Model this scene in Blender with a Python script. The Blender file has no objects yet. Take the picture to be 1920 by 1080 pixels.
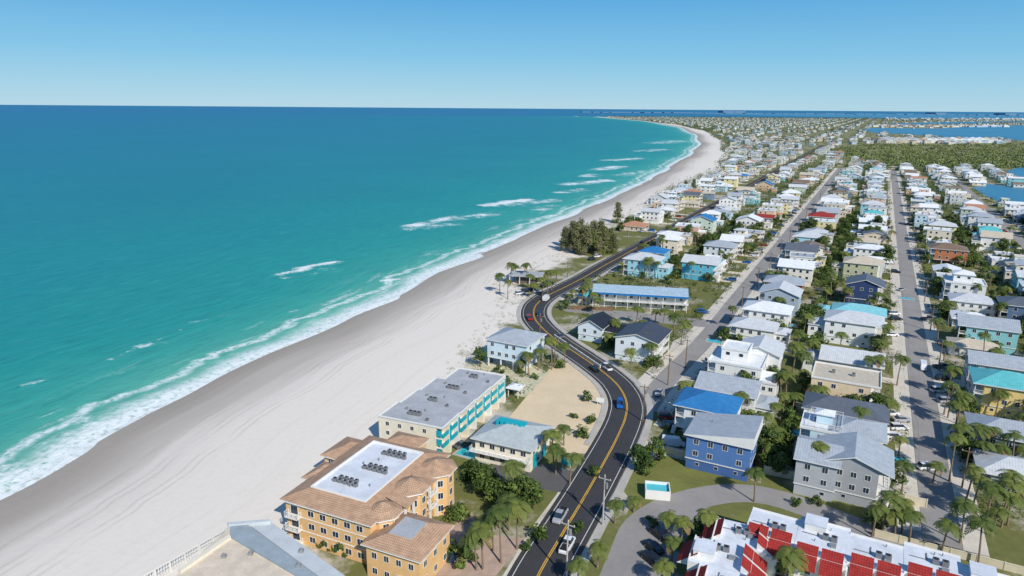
import bpy, bmesh, math, random
from mathutils import Vector, Matrix, noise
random.seed(11)
R=random.random
S=bpy.context.scene; COL=S.collection
H=80.0; PIT=math.radians(14.75); ROL=math.radians(0.42); F=1280.0
fw=Vector((0,math.cos(PIT),-math.sin(PIT))); r0=Vector((1,0,0)); u0=Vector((0,math.sin(PIT),math.cos(PIT)))
rr=r0*math.cos(ROL)+u0*math.sin(ROL); uu=u0*math.cos(ROL)-r0*math.sin(ROL); CAM=Vector((0,0,H))
def P(px,py,z=0.0):
    d=fw*F+rr*(px-960)-uu*(py-540); t=(z-H)/d.z; q=CAM+d*t; return (q.x,q.y)
def proj(x,y,z=0.0):
    v=Vector((x,y,z))-CAM; k=v.dot(fw)
    if k<=1: return (-9999,9999)
    return (960+F*v.dot(rr)/k, 540-F*v.dot(uu)/k)
TH=math.radians(27.8); SA,CA=math.sin(TH),math.cos(TH)
def UV2W(u,v): return (u*SA+v*CA, u*CA-v*SA)
def W2UV(x,y): return (x*SA+y*CA, x*CA-y*SA)
# ---------- colours and materials
def c(r,g,b):
    f=lambda t:(t/255/12.92 if t/255<=.04045 else ((t/255+.055)/1.055)**2.4)
    return (f(r),f(g),f(b),1)
MC={}
class NT:
    def __init__(s,name):
        s.m=bpy.data.materials.new(name); s.m.use_nodes=True; s.t=s.m.node_tree; s.n=s.t.nodes
        s.b=s.n['Principled BSDF']
    def new(s,t,**k):
        n=s.n.new(t)
        for a,v in k.items(): setattr(n,a,v)
        return n
    def put(s,sock,v):
        if hasattr(v,'is_linked') or hasattr(v,'links'): s.t.links.new(v,sock)
        else: sock.default_value=v
    def math(s,op,a,b=0.0,clamp=False):
        n=s.new('ShaderNodeMath',operation=op,use_clamp=clamp); s.put(n.inputs[0],a); s.put(n.inputs[1],b); return n.outputs[0]
    def noise(s,vec,scale,detail=4,rough=.55):
        n=s.new('ShaderNodeTexNoise'); n.inputs['Scale'].default_value=scale; n.inputs['Detail'].default_value=detail; n.inputs['Roughness'].default_value=rough
        if vec is not None: s.t.links.new(vec,n.inputs['Vector'])
        return n.outputs['Fac']
    def ramp(s,fac,st,interp='LINEAR'):
        n=s.new('ShaderNodeValToRGB'); n.color_ramp.interpolation=interp; e=n.color_ramp.elements
        e[0].position=st[0][0]; e[0].color=st[0][1]; e[1].position=st[-1][0]; e[1].color=st[-1][1]
        for p,q in st[1:-1]:
            x=e.new(p); x.color=q
        s.t.links.new(fac,n.inputs['Fac']); return n.outputs['Color']
    def mix(s,f,a,b,bt='MIX'):
        n=s.new('ShaderNodeMix',data_type='RGBA',blend_type=bt); s.put(n.inputs[0],f); s.put(n.inputs[6],a); s.put(n.inputs[7],b); return n.outputs[2]
    def sstep(s,x,a,b):
        n=s.new('ShaderNodeMapRange',interpolation_type='SMOOTHSTEP'); s.put(n.inputs[0],x); s.put(n.inputs[1],a); s.put(n.inputs[2],b); return n.outputs[0]
    def attr(s,name):
        n=s.new('ShaderNodeAttribute',attribute_name=name); return n.outputs['Fac']
    def comb(s,x,y,z=0.0):
        n=s.new('ShaderNodeCombineXYZ'); s.put(n.inputs[0],x); s.put(n.inputs[1],y); s.put(n.inputs[2],z); return n.outputs[0]
    def pos(s): return s.new('ShaderNodeNewGeometry').outputs['Position']
    def obj(s): return s.new('ShaderNodeTexCoord').outputs['Object']
    def uv(s): return s.new('ShaderNodeTexCoord').outputs['UV']
    def bump(s,h,strength=.3,dist=.1):
        n=s.new('ShaderNodeBump'); n.inputs['Strength'].default_value=strength; n.inputs['Distance'].default_value=dist
        s.t.links.new(h,n.inputs['Height']); s.t.links.new(n.outputs[0],s.b.inputs['Normal'])
    def col(s,v): s.put(s.b.inputs['Base Color'],v)
    def rough(s,v): s.b.inputs['Roughness'].default_value=v
    def spec(s,v): s.b.inputs['Specular IOR Level'].default_value=v
def mat(name,col,rough=.75,amt=.12,scale=.6,metal=0.0,world=False,spec=.3):
    k=(name,col,rough,amt,scale,metal)
    if k in MC: return MC[k]
    n=NT(name); v=n.pos() if world else n.obj()
    a=n.noise(v,scale,5); b=n.noise(v,scale*7,3)
    f=n.math('ADD',n.math('MULTIPLY',a,.65),n.math('MULTIPLY',b,.35))
    g=n.math('ADD',n.math('MULTIPLY',n.math('SUBTRACT',f,.5),amt*5),1.0)
    gg=n.comb(g,g,g)
    n.col(n.mix(1.0,col,gg,'MULTIPLY')); n.rough(rough); n.spec(spec); n.b.inputs['Metallic'].default_value=metal
    MC[k]=n.m; return n.m
def roofmat(col,period=.55,tile=False,name='metal_roof'):
    k=('rf',name,col,tile)
    if k in MC: return MC[k]
    n=NT(name); uv=n.uv(); sp=n.new('ShaderNodeSeparateXYZ'); n.t.links.new(uv,sp.inputs[0])
    w=n.math('ABSOLUTE',n.math('SINE',n.math('MULTIPLY',sp.outputs[0],math.pi/period)))
    if tile:
        w2=n.math('ABSOLUTE',n.math('SINE',n.math('MULTIPLY',sp.outputs[1],math.pi/.45)))
        w=n.math('ADD',n.math('MULTIPLY',w,.5),n.math('MULTIPLY',w2,.5))
        s=n.sstep(w,0.0,.9); lo=.5
    else: s=n.sstep(w,0.0,.22); lo=.7
    nz=n.noise(n.obj(),.8,4); nf=n.noise(n.obj(),5,3)
    g=n.math('MULTIPLY',n.math('ADD',n.math('MULTIPLY',s,1-lo),lo),n.math('ADD',n.math('MULTIPLY',nz,.6 if not tile else .9),n.math('ADD',n.math('MULTIPLY',nf,.3 if tile else .1),.67 if not tile else .45)))
    n.col(n.mix(1.0,col,n.comb(g,g,g),'MULTIPLY')); n.rough(.5 if not tile else .85); n.spec(.3 if not tile else .15)
    n.bump(w,.3,.06); MC[k]=n.m; return n.m
WHITE=mat('white_paint',c(220,219,214),.6,.07)
CREAM=mat('cream_stucco',c(220,212,192),.8,.1)
GLASS=mat('window_glass',c(38,52,64),.12,.25,.4,spec=.8)
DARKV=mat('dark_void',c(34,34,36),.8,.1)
BLACK=mat('black_metal',c(44,45,48),.5,.15)
STEEL=mat('galvanised_steel',c(150,152,152),.4,.12,metal=.3)
CONC=mat('concrete',c(172,168,160),.85,.15,.3,world=True)
MEMB=mat('white_roof_membrane',c(204,208,214),.6,.18,.3)
GMEMB=mat('grey_roof_membrane',c(164,167,170),.8,.2,.25)
WOOD=mat('weathered_wood',c(120,100,80),.85,.2,2)
RUBBER=mat('tyre_rubber',c(24,24,25),.9,.1)
REDTILE=roofmat(c(150,50,46),.4,True,'red_clay_tile')
TANTILE=roofmat(c(178,146,120),.4,True,'terracotta_tile')
ORANGE=mat('orange_stucco',c(214,174,122),.85,.12,.4)
TEAL=mat('teal_panel',c(30,160,172),.5,.08)
TRUNK=mat('palm_bark',c(128,112,94),.9,.25,2)
BARK=mat('tree_bark',c(92,78,64),.9,.25,2)
def leafmat(name,col,col2):
    n=NT(name); oi=n.new('ShaderNodeObjectInfo'); nz=n.noise(n.obj(),.9,3)
    f=n.math('ADD',n.math('MULTIPLY',oi.outputs['Random'],.55),n.math('MULTIPLY',n.math('SUBTRACT',nz,.3),.9),True)
    n.col(n.mix(f,col,col2)); n.rough(.6); n.spec(.2); return n.m
PALML=leafmat('palm_frond',c(60,80,34),c(118,124,58)); PALMD=leafmat('dry_frond',c(104,88,54),c(136,118,76))
LEAFA=leafmat('green_leaves',c(42,64,28),c(78,96,42)); LEAFB=leafmat('bright_leaves',c(68,92,38),c(112,124,58)); PINEL=leafmat('pine_needles',c(84,88,56),c(122,122,84))
FARL=leafmat('hazed_leaves',c(52,72,42),c(88,102,62)); GARD=leafmat('garden_leaves',c(48,70,32),c(98,112,54))  # FARL is lightened and greyed: distance haze put into the leaf colour
# ---------- mesh builder
class MB:
    def __init__(s): s.v=[];s.f=[];s.mi=[];s.uv=[]
    def face(s,pts,mi=0,uv=None):
        b=len(s.v); s.v.extend([tuple(p) for p in pts]); s.f.append(tuple(range(b,b+len(pts)))); s.mi.append(mi)
        s.uv.append(uv if uv else [(p[0],p[1]) for p in pts])
    def box(s,x0,x1,y0,y1,z0,z1,mi=0):
        b=len(s.v); s.v+= [(x0,y0,z0),(x1,y0,z0),(x1,y1,z0),(x0,y1,z0),(x0,y0,z1),(x1,y0,z1),(x1,y1,z1),(x0,y1,z1)]
        for q in ((3,2,1,0),(4,5,6,7),(0,1,5,4),(1,2,6,5),(2,3,7,6),(3,0,4,7)):
            s.f.append(tuple(b+i for i in q)); s.mi.append(mi); s.uv.append([(s.v[b+i][0]+s.v[b+i][1],s.v[b+i][2]) for i in q])
        return s
    def prism(s,poly,z0,z1,mi=0,cap=None):
        a=sum(poly[i][0]*poly[(i+1)%len(poly)][1]-poly[(i+1)%len(poly)][0]*poly[i][1] for i in range(len(poly)))
        if a<0: poly=poly[::-1]
        n=len(poly)
        s.face([(x,y,z1) for x,y in poly],mi if cap is None else cap); s.face([(x,y,z0) for x,y in poly[::-1]],mi)
        for i in range(n):
            x,y=poly[i]; X,Y=poly[(i+1)%n]; s.face([(x,y,z0),(X,Y,z0),(X,Y,z1),(x,y,z1)],mi)
        return s
    def tube(s,pts,rad,n=6,mi=0,cap=True):
        b=len(s.v); k=len(pts)
        for i,p in enumerate(pts):
            p=Vector(p); d=(Vector(pts[min(i+1,k-1)])-Vector(pts[max(i-1,0)])).normalized()
            a=d.cross(Vector((0,0,1))) if abs(d.z)<.95 else d.cross(Vector((1,0,0)))
            a.normalize(); e=d.cross(a); r=rad[i] if isinstance(rad,(list,tuple)) else rad
            for j in range(n):
                t=2*math.pi*j/n; s.v.append(tuple(p+a*math.cos(t)*r+e*math.sin(t)*r))
        for i in range(k-1):
            for j in range(n):
                q=(b+i*n+j,b+i*n+(j+1)%n,b+(i+1)*n+(j+1)%n,b+(i+1)*n+j); s.f.append(q); s.mi.append(mi); s.uv.append([(0,0)]*4)
        if cap:
            for q in (tuple(b+j for j in range(n))[::-1],tuple(b+(k-1)*n+j for j in range(n))): s.f.append(q); s.mi.append(mi); s.uv.append([(0,0)]*n)
        return s
    def mesh(s,name,mats,smooth=False):
        me=bpy.data.meshes.new(name); me.from_pydata(s.v,[],s.f)
        for m in (mats if isinstance(mats,(list,tuple)) else [mats]): me.materials.append(m)
        me.polygons.foreach_set('material_index',s.mi)
        if smooth: me.polygons.foreach_set('use_smooth',[True]*len(s.f))
        l=me.uv_layers.new(name='UVMap'); flat=[]
        for u in s.uv:
            for a in u: flat+= [a[0],a[1]]
        l.data.foreach_set('uv',flat); me.update(); return me
    def build(s,name,mats,parent=None,loc=(0,0,0),smooth=False,rot=0):
        return put(name,s.mesh(name,mats,smooth),parent,loc,rot)
def put(name,me,parent=None,loc=(0,0,0),rot=0,scale=None):
    o=bpy.data.objects.new(name,me); COL.objects.link(o); o.parent=parent; o.location=loc; o.rotation_euler=(0,0,rot)
    if scale: o.scale=scale
    return o
LAND=[]   # landmarks for wording: x,y,phrase
def thing(name,x,y,rot=0,label=None,cat=None,group=None,z=0,phrase=None):
    o=put(name,None,None,(x,y,z),rot)
    if label: o['label']=label
    if cat: o['category']=cat
    if group: o['group']=group
    if phrase: LAND.append((x,y,phrase))
    return o
def struct(o,label=None):
    o['kind']='structure'
    if label: o['label']=label
    return o
# ---------- interpolation of shore and dune lines
def lerpf(tab):
    tab=sorted(tab)
    def f(y):
        if y<=tab[0][0]:
            (a,b),(p,q)=tab[0],tab[1]; return b+(y-a)*(q-b)/(p-a)
        for i in range(len(tab)-1):
            if y<=tab[i+1][0]:
                t=(y-tab[i][0])/(tab[i+1][0]-tab[i][0]); t=t*t*(3-2*t)*.3+t*.7; return tab[i][1]+t*(tab[i+1][1]-tab[i][1])
        return tab[-1][1]
    return f
def line(pts):
    out=[]
    for p in pts:
        x,y=P(*p); out.append((y,x))
    return out
SH=line([(0,925),(100,872),(200,812),(300,760),(400,708),(500,668),(600,620),(665,590),(740,555),(830,507),(930,462),(1000,432),(1080,400),(1150,370),(1220,336),(1260,312),(1300,286),(1314,268),(1303,251),(1272,238),(1212,227.5),(1116,219)])
DU=line([(380,1080),(480,1000),(600,930),(690,850),(750,800),(855,705),(885,650),(925,600),(950,570),(935,540),(975,500),(1050,480),(1070,450),(1130,420),(1190,395),(1250,355),(1300,335),(1345,315),(1354,285),(1345,262),(1316,245),(1262,233),(1135,220)])
xs_=lerpf(SH); xd_=lerpf(DU)
def sm(f,y,w): return (f(y-w)+f(y)*2+f(y+w))/4
def xs(y): return sm(xs_,y,min(12,y*.04))+1.2*math.sin(y*.11)*min(1,200/y)+.8*math.sin(y*.047+1)
def xd(y): return max(sm(xd_,y,min(10,y*.03)),xs(y)+18)
# ---------- ground
YS=[20]
while YS[-1]<7400: YS.append(YS[-1]+max(2.0,YS[-1]*.012))
def addattr(me,name,vals):
    a=me.attributes.new(name,'FLOAT','POINT'); a.data.foreach_set('value',vals)
def gridmesh(name,rows,attrs,mat_):
    nr=len(rows);nc=len(rows[0]); v=[p for r in rows for p in r]
    f=[(i*nc+j,i*nc+j+1,(i+1)*nc+j+1,(i+1)*nc+j) for i in range(nr-1) for j in range(nc-1)]
    me=bpy.data.meshes.new(name); me.from_pydata(v,[],f); me.materials.append(mat_)
    for k,vals in attrs.items(): addattr(me,k,vals)
    me.polygons.foreach_set('use_smooth',[True]*len(f)); me.update()
    o=put(name,me); return struct(o)
n=NT('ground_mix')
t=n.attr('inl'); w=n.attr('dune'); s_=n.attr('along'); pos=n.pos()
nz=n.noise(pos,.05,5); nz2=n.noise(pos,.6,5); nz3=n.noise(n.comb(n.math('MULTIPLY',s_,.012),n.math('MULTIPLY',t,.16)),1.0,6)
nz4=n.noise(n.comb(n.math('MULTIPLY',s_,.012),n.math('MULTIPLY',t,.5)),1.0,4)
wob=n.noise(n.comb(n.math('MULTIPLY',s_,.02),0.0),1,3)
tt=n.math('ADD',t,n.math('MULTIPLY',n.math('SUBTRACT',nz3,.5),20))
sand=n.ramp(n.math('DIVIDE',tt,60),[(0,c(150,142,132)),(.12,c(162,154,144)),(.26,c(180,172,162)),(.37,c(204,196,186)),(.5,c(215,207,196)),(1,c(220,212,200))])
trk=n.math('MULTIPLY',n.sstep(nz4,.5,.7),.13)
sand=n.mix(trk,sand,c(170,158,144))
# tyre tracks: thin wandering pairs of lines parallel to the shore
tq=n.math('ADD',t,n.math('MULTIPLY',wob,-16))
for c0 in (14.0,15.8,20.0,21.8,9.0):
    ln=n.math('MULTIPLY',n.sstep(n.math('ABSOLUTE',n.math('SUBTRACT',tq,c0)),.5,.1),.26)
    sand=n.mix(n.math('MULTIPLY',ln,n.sstep(nz,.35,.55)),sand,c(156,144,130))
sand=n.mix(n.math('MULTIPLY',n.sstep(nz2,.48,.74),.13),sand,c(180,168,152))
grass=n.mix(nz2,c(82,90,46),c(124,122,74)); shell=n.mix(nz2,c(158,150,134),c(202,194,180))
gm=n.sstep(n.math('ADD',n.math('MULTIPLY',nz,.75),n.math('MULTIPLY',nz2,.25)),.37,.51)
inl=n.mix(gm,shell,grass)
wf=n.sstep(n.math('ADD',w,n.math('MULTIPLY',n.math('SUBTRACT',nz,.5),50)),6.0,16.0)
n.col(n.mix(wf,sand,inl)); n.rough(.9); n.spec(.12); n.bump(nz2,.25,.2)
GM=n.m
rows=[];A1=[];A2=[];A3=[]; al=0
fr=[i/12 for i in range(1,13)]
for i,y in enumerate(YS):
    X=xs(y); D=xd(y); W=D-X
    if i: al+=math.hypot(y-YS[i-1],X-xs(YS[i-1]))
    ts=[-30,-8,0,4,8,12]+[12+(W-12)*q for q in fr]+[W+q for q in (10,25,60)]
    XR=1.5*y+200
    ts+= [max(W+61,(XR-X)*.5),max(W+90,XR-X)]
    row=[]
    for t in ts:
        z= -.5+t*.5/12 if t<12 else 0.0
        if t>12 and t<W: z=0.25*math.sin(math.pi*(t-12)/(W-12))*max(0,1)*(.3 if y<400 else 1)*0.5
        row.append((X+t,y,z)); A1.append(t*.9); A2.append(t-W); A3.append(al)
    rows.append(row)
gridmesh('ground',rows,{'inl':A1,'dune':A2,'along':A3},GM)
# ---------- sea
BR=[((520,514),(575,503),3,1),((560,502),(630,490),2.6,1),((530,520),(590,512),3,.6),((720,525),(746,522),2.4,1),((776,422),(850,407),4,1),((775,428),(850,418),6,.62),((850,410),(930,398),6,.64),((918,384),(985,374),4,1),((950,383),(1030,375),6,.7),
 ((1068,345),(1135,338),5,.85),((1098,330),(1112,327),4,.8),((1125,317),(1160,312),4,.9),((1148,300),(1195,297),4,.8),((1205,283),(1240,280),4,.7),((1235,268),(1270,264),5,.7),((538,585),(556,580),1.3,.9),((930,450),(946,447),2.5,.9),((205,672),(340,618),1.8,.62),((45,720),(75,712),2,.8),((140,790),(180,775),3,.72),
 ((1010,392),(1035,385),4,.7),((820,500),(900,480),3,.7),((0,882),(60,860),5.5,.95),((60,860),(210,782),4.5,.9),((0,900),(120,843),4.5,.9),((210,786),(330,728),3,.8),((665,580),(735,558),3,.8),((590,502),(640,504),3.5,.55),((1055,360),(1090,355),4,.7),((1000,412),(1060,398),3,.64),((1170,328),(1215,320),4,.7),((240,650),(300,640),3,.56),((360,603),(430,590),3,.5)]
BW=[]
for a,b,s,k in BR:
    a=Vector(P(*a)); b=Vector(P(*b)); BW.append((a,b,s*max(1,((a.y+b.y)/2/260)**1.25),k))
ds=[-6,-3,0]+[2.2*i for i in range(1,90)]
while ds[-1]<400000: ds.append(ds[-1]*(1.07 if ds[-1]<900 else 1.16))
SY=[20]
while SY[-1]<7400: SY.append(SY[-1]+max(1.6,SY[-1]*.0075))
rows=[];A1=[];A2=[];A3=[];al=0;px_=None
for y in SY+[7900,9000,14000,30000,90000,280000]:
    X=xs(y) if y<7400 else (700 if y<8000 else 60000)
    if px_: al+=math.hypot(y-px_[1],min(X-px_[0],500))
    px_=(X,y); row=[]
    near=[b for b in BW if abs((b[0].y+b[1].y)/2-y)<abs(b[0].y-b[1].y)/2+b[2]*4+5]
    for d in ds:
        x=X-d; k=0
        if near and d<900:
            p=Vector((x,y))
            for a,b,sg,st in near:
                ab=b-a; tq=max(0,min(1,(p-a).dot(ab)/ab.length_squared)); q=(p-(a+ab*tq)).length
                if q<sg*3: k=max(k,st*math.exp(-(q/sg)**2)*(.75+.45*noise.noise(Vector((x*.06,y*.06,0)))))
        z=-.5+k*.5+ (.12*math.sin(d*.35+math.sin(y*.03)*2)*math.exp(-d/90) if d>2 else 0)
        row.append((x,y,z)); A1.append(d*.9); A2.append(al); A3.append(k)
    rows.append(row[::-1]); 
nc=len(ds)
def rev(A): return [v for i in range(0,len(A),nc) for v in A[i:i+nc][::-1]]
n=NT('sea_water'); d=n.attr('off'); s_=n.attr('along'); bk=n.attr('brk'); pos=n.pos()
st=n.noise(n.comb(n.math('MULTIPLY',s_,.008),n.math('MULTIPLY',d,.03)),1,5)
big=n.noise(pos,.004,4)
dd=n.math('MAXIMUM',n.math('ADD',d,n.math('MULTIPLY',n.math('SUBTRACT',st,.5),n.math('MULTIPLY',d,.9))),.5)
lg=n.math('DIVIDE',n.math('LOGARITHM',dd,10.0),4.0)
wc=n.ramp(lg,[(0,c(168,178,162)),(.15,c(140,182,162)),(.27,c(100,172,152)),(.36,c(62,156,142)),(.45,c(40,144,138)),(.54,c(30,134,136)),(.64,c(26,124,136)),(.75,c(26,116,138)),(.88,c(28,108,142)),(1,c(34,104,144))])
wc=n.mix(n.math('MULTIPLY',n.sstep(big,.35,.65),.2),wc,c(16,102,118))
wv=n.noise(n.comb(n.math('MULTIPLY',s_,.07),n.math('MULTIPLY',d,.35)),1,6,.65)
wc=n.mix(n.math('MULTIPLY',n.sstep(wv,.5,.72),.28),wc,c(8,86,98))
wc=n.mix(n.math('MULTIPLY',n.sstep(wv,.5,.28),.2),wc,c(86,176,170))
fn=n.noise(pos,.55,6,.7); fn3=n.noise(pos,.12,6,.7); fn2=n.noise(n.comb(n.math('MULTIPLY',s_,.03),n.math('MULTIPLY',d,.16)),1,6,.6)
ed=n.noise(n.comb(n.math('MULTIPLY',s_,.035),0.0),1,3)
sw=n.math('MULTIPLY',n.sstep(d,n.math('ADD',n.math('MULTIPLY',ed,26),-1.0),n.math('ADD',n.math('MULTIPLY',ed,6),0.0)),n.sstep(fn,.28,.54))
lines=n.math('MULTIPLY',n.sstep(fn2,.54,.66),n.math('MULTIPLY',n.sstep(d,38.0,14.0),n.sstep(fn,.36,.6)))
l3=n.math('MULTIPLY',n.sstep(n.math('ABSOLUTE',n.math('SUBTRACT',n.math('ADD',d,n.math('MULTIPLY',ed,-26)),2.0)),2.8,.3),n.sstep(fn,.32,.58))
nn_=n.math('ADD',n.math('MULTIPLY',n.math('SUBTRACT',fn,.5),1.0),n.math('MULTIPLY',n.math('SUBTRACT',fn3,.5),1.4))
bf=n.sstep(n.math('ADD',bk,nn_),.30,.85)
bf=n.math('MULTIPLY',bf,n.sstep(bk,.05,.35))
foam=n.math('MAXIMUM',n.math('MAXIMUM',n.math('MULTIPLY',sw,.95),n.math('MULTIPLY',lines,.6)),n.math('MAXIMUM',n.math('MULTIPLY',bf,.95),n.math('MULTIPLY',l3,.8)))
n.col(n.mix(foam,wc,c(226,231,229)))
n.rough(.4); n.spec(.06)
b1=n.noise(pos,.25,5,.7); n.bump(n.math('ADD',b1,n.math('MULTIPLY',wv,2.0)),.5,.6)
SEAM=n.m
gridmesh('sea',rows,{'off':rev(A1),'along':rev(A2),'brk':rev(A3)},SEAM)
n=NT('bay_water_surface'); pos=n.pos(); z=n.noise(pos,.003,4); n.col(n.mix(z,c(48,112,144),c(66,132,160))); n.rough(.35); n.spec(.1); n.bump(n.noise(pos,.2,4),.4,.4); BAYM=n.m
m=MB(); m.face([(-3000,-200,-1.8),(280000,-200,-1.8),(280000,280000,-1.8),(-3000,280000,-1.8)]); struct(m.build('bay_water',BAYM))
def sheet(name,pts,z,mt,label=None,world=False):
    w=[p if world else P(*p) for p in pts]
    a=sum(w[i][0]*w[(i+1)%len(w)][1]-w[(i+1)%len(w)][0]*w[i][1] for i in range(len(w)))
    if a<0: w=w[::-1]
    mm=MB(); mm.face([(x,y,z) for x,y in w]); return struct(mm.build(name,mt),label)
def inpoly(x,y,poly):
    r=False; j=len(poly)-1
    for i in range(len(poly)):
        if (poly[i][1]>y)!=(poly[j][1]>y) and x<(poly[j][0]-poly[i][0])*(y-poly[i][1])/(poly[j][1]-poly[i][1])+poly[i][0]: r=not r
        j=i
    return r
BAY=[(1605,243),(1640,240),(1760,241),(1850,236),(1990,234),(1990,266),(1900,263),(1790,258),(1700,252),(1640,249)]
BAY2=[(1655,232),(1760,229),(1990,226),(1990,230),(1870,231),(1760,234),(1700,235)]
FARW=[(1290,213),(1990,213),(1990,222),(1700,224),(1620,221),(1420,216.5)]
LAG=[(1822,352),(1850,345),(1920,352),(1990,360),(1990,408),(1930,402),(1885,385),(1850,368)]
LAG2=[(1886,322),(1930,306),(1990,300),(1990,342),(1930,338)]
MANG=[(1560,281),(1600,272),(1660,270),(1760,272),(1920,270),(1990,272),(1990,308),(1900,316),(1800,318),(1700,314),(1640,308),(1590,296)]
for q,nm in ((BAY,'bay_inlet_water'),(BAY2,'bay_channel_water'),(FARW,'far_bay_water'),(LAG,'lagoon_water'),(LAG2,'pond_water')): sheet(nm,q,.05,BAYM)
sheet('lagoon_sandbar',[(1850,372),(1885,388),(1930,404),(1990,410),(1990,404),(1930,398),(1888,382)],.056,mat('mud_sand',c(176,156,124),.9,.2,.1,world=True))
# ---------- flats
GRASS=mat('lawn_grass',c(110,112,58),.95,.3,.12,world=True)
TANS=mat('tan_sand',c(208,188,156),.95,.1,.12,world=True)
ASPH=mat('dark_asphalt',c(60,60,62),.85,.14,.2,world=True)
ASPH2=mat('grey_asphalt',c(142,138,134),.9,.14,.12,world=True)
ASPH3=mat('mid_asphalt',c(92,90,90),.9,.14,.15,world=True)
YEL=mat('yellow_line_paint',c(218,170,60),.7,.15,1,world=True)
WLN=mat('white_line_paint',c(206,206,200),.7,.15,1,world=True)
SHELL=mat('shell_drive',c(198,190,176),.95,.18,.2,world=True)
PAVER=mat('brick_pavers',c(174,150,134),.9,.2,.6,world=True)
SANDLOT=[(940,800),(1030,692),(1042,680),(1075,680),(1120,704),(1146,728),(1152,765),(1138,800),(1105,850),(1060,850),(1000,800)]
sheet('sand_lot',SANDLOT,.006,TANS)
sheet('dune_scrub_ground',[(868,690),(895,655),(925,650),(1010,690),(1030,700),(985,745),(960,740),(940,700)],.008,mat('scrub_sand',c(190,184,156),.95,.3,.2,world=True))
sheet('lawn',[(1130,1080),(1125,1050),(1165,990),(1185,940),(1160,910),(1195,870),(1262,852),(1400,900),(1415,915),(1350,918),(1250,938),(1195,985),(1170,1080)],.006,GRASS)
sheet('lawn_verge',[(1430,905),(1560,925),(1735,965),(1760,1008),(1700,1005),(1600,980),(1530,945),(1440,925)],.006,GRASS)
sheet('lawn_strip',[(1290,1000),(1400,960),(1520,990),(1640,1020),(1760,1045),(1900,1090),(1900,1200),(1280,1200)],.0065,GRASS)
sheet('parking_lot',[(905,880),(965,855),(1080,885),(1060,925),(1005,915),(950,905)],.012,ASPH3)
sheet('condo_car_park',[(1140,1100),(1180,1000),(1225,958),(1330,945),(1290,1000),(1255,1100)],.012,ASPH2)
sheet('brick_courtyard',[(795,1080),(830,1000),(885,960),(900,1000),(985,1010),(930,1080)],.0055,PAVER)
sheet('hotel_drive',[(1045,575),(1110,577),(1330,600),(1325,614),(1240,606),(1120,590),(1060,584)],.014,ASPH2)
sheet('road_shoulder',[(930,1100),(1000,985),(1060,905),(1110,850),(1125,855),(1060,955),(965,1100)],.009,SHELL)
sheet('clubhouse_forecourt',[(1200,740),(1240,690),(1262,640),(1300,620),(1310,640),(1255,720),(1228,760)],.009,SHELL)
sheet('vacant_lot_grass',[(1700,490),(1768,490),(1775,520),(1708,520)],.007,GRASS)
def cat(pts,step=2.5):
    out=[]; n_=len(pts)
    for i in range(n_-1):
        p0=Vector(pts[max(i-1,0)]);p1=Vector(pts[i]);p2=Vector(pts[i+1]);p3=Vector(pts[min(i+2,n_-1)])
        k=max(2,int((p2-p1).length/step))
        for j in range(k):
            t=j/k; out.append(.5*((2*p1)+(p2-p0)*t+(2*p0-5*p1+4*p2-p3)*t*t+(3*p1-p0-3*p2+p3)*t**3))
    out.append(Vector(pts[-1])); return out
def ribbon(name,pl,o0,o1,z,mt,thick=0,i0=0,i1=None,label=None):
    mm=MB(); L=[];Rr=[]
    seg=pl[i0:i1]
    for i,p in enumerate(seg):
        d=(seg[min(i+1,len(seg)-1)]-seg[max(i-1,0)]).normalized(); nn=Vector((d.y,-d.x)); L.append(p+nn*o0); Rr.append(p+nn*o1)
    for i in range(len(seg)-1):
        mm.face([(L[i].x,L[i].y,z),(Rr[i].x,Rr[i].y,z),(Rr[i+1].x,Rr[i+1].y,z),(L[i+1].x,L[i+1].y,z)])
        if thick:
            for Q,sg in ((L,1),(Rr,0)):
                a,b=(Q[i],Q[i+1]) if not sg else (Q[i+1],Q[i])
                mm.face([(a.x,a.y,z-thick),(b.x,b.y,z-thick),(b.x,b.y,z),(a.x,a.y,z)])
    return struct(mm.build(name,mt),label)
MAINP=[P(*q) for q in [(985,1130),(1015,1068),(1052,1005),(1088,945),(1128,875),(1155,825),(1172,785),(1175,755),(1162,727),(1138,703),(1095,672),(1050,642),(1020,618),(1002,595),(1004,574),(1024,556),(1056,540),(1095,520)]]
for u in (330,360,420,500,600,700,850,1000,1200,1500,1800): MAINP.append(UV2W(u,-121))
MAIN=cat(MAINP)
ribbon('main_road',MAIN,-5.2,5.2,.03,ASPH)
ribbon('yellow_line',MAIN,-.24,-.08,.036,YEL); ribbon('yellow_line',MAIN,.08,.24,.036,YEL)
ribbon('white_edge_line',MAIN,-4.3,-4.15,.036,WLN); ribbon('white_edge_line',MAIN,4.15,4.3,.036,WLN)
ribbon('sidewalk',MAIN,5.4,7.2,.13,CONC,.13,0,170); ribbon('sidewalk',MAIN,-6.9,-5.4,.13,CONC,.13,20,110)
R2=cat([P(1208,768),P(1228,738),P(1262,698)]+[UV2W(u,-47) for u in (240,300,400,500,700,900,1100)])
R3=cat([UV2W(u,20) for u in (139,150,250,400,600,900,1100)])
R4=[Vector(UV2W(u,87)) for u in range(150,1200,10)]; R5=[Vector(UV2W(u,154)) for u in range(200,1200,10)]
ribbon('lane',R2,-3.4,3.4,.02,ASPH2); ribbon('lane',R3,-3.3,3.3,.021,ASPH2); ribbon('lane',R4,-3.1,3.1,.022,ASPH2); ribbon('lane',R5,-3.1,3.1,.023,ASPH2)
for i,q in enumerate((R2,R3)): 
    ribbon('gravel_verge',q,-7.5,-3.4,.0112+i*.0004,SHELL); ribbon('gravel_verge',q,3.4,7.5,.0112+i*.0004,SHELL)
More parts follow.
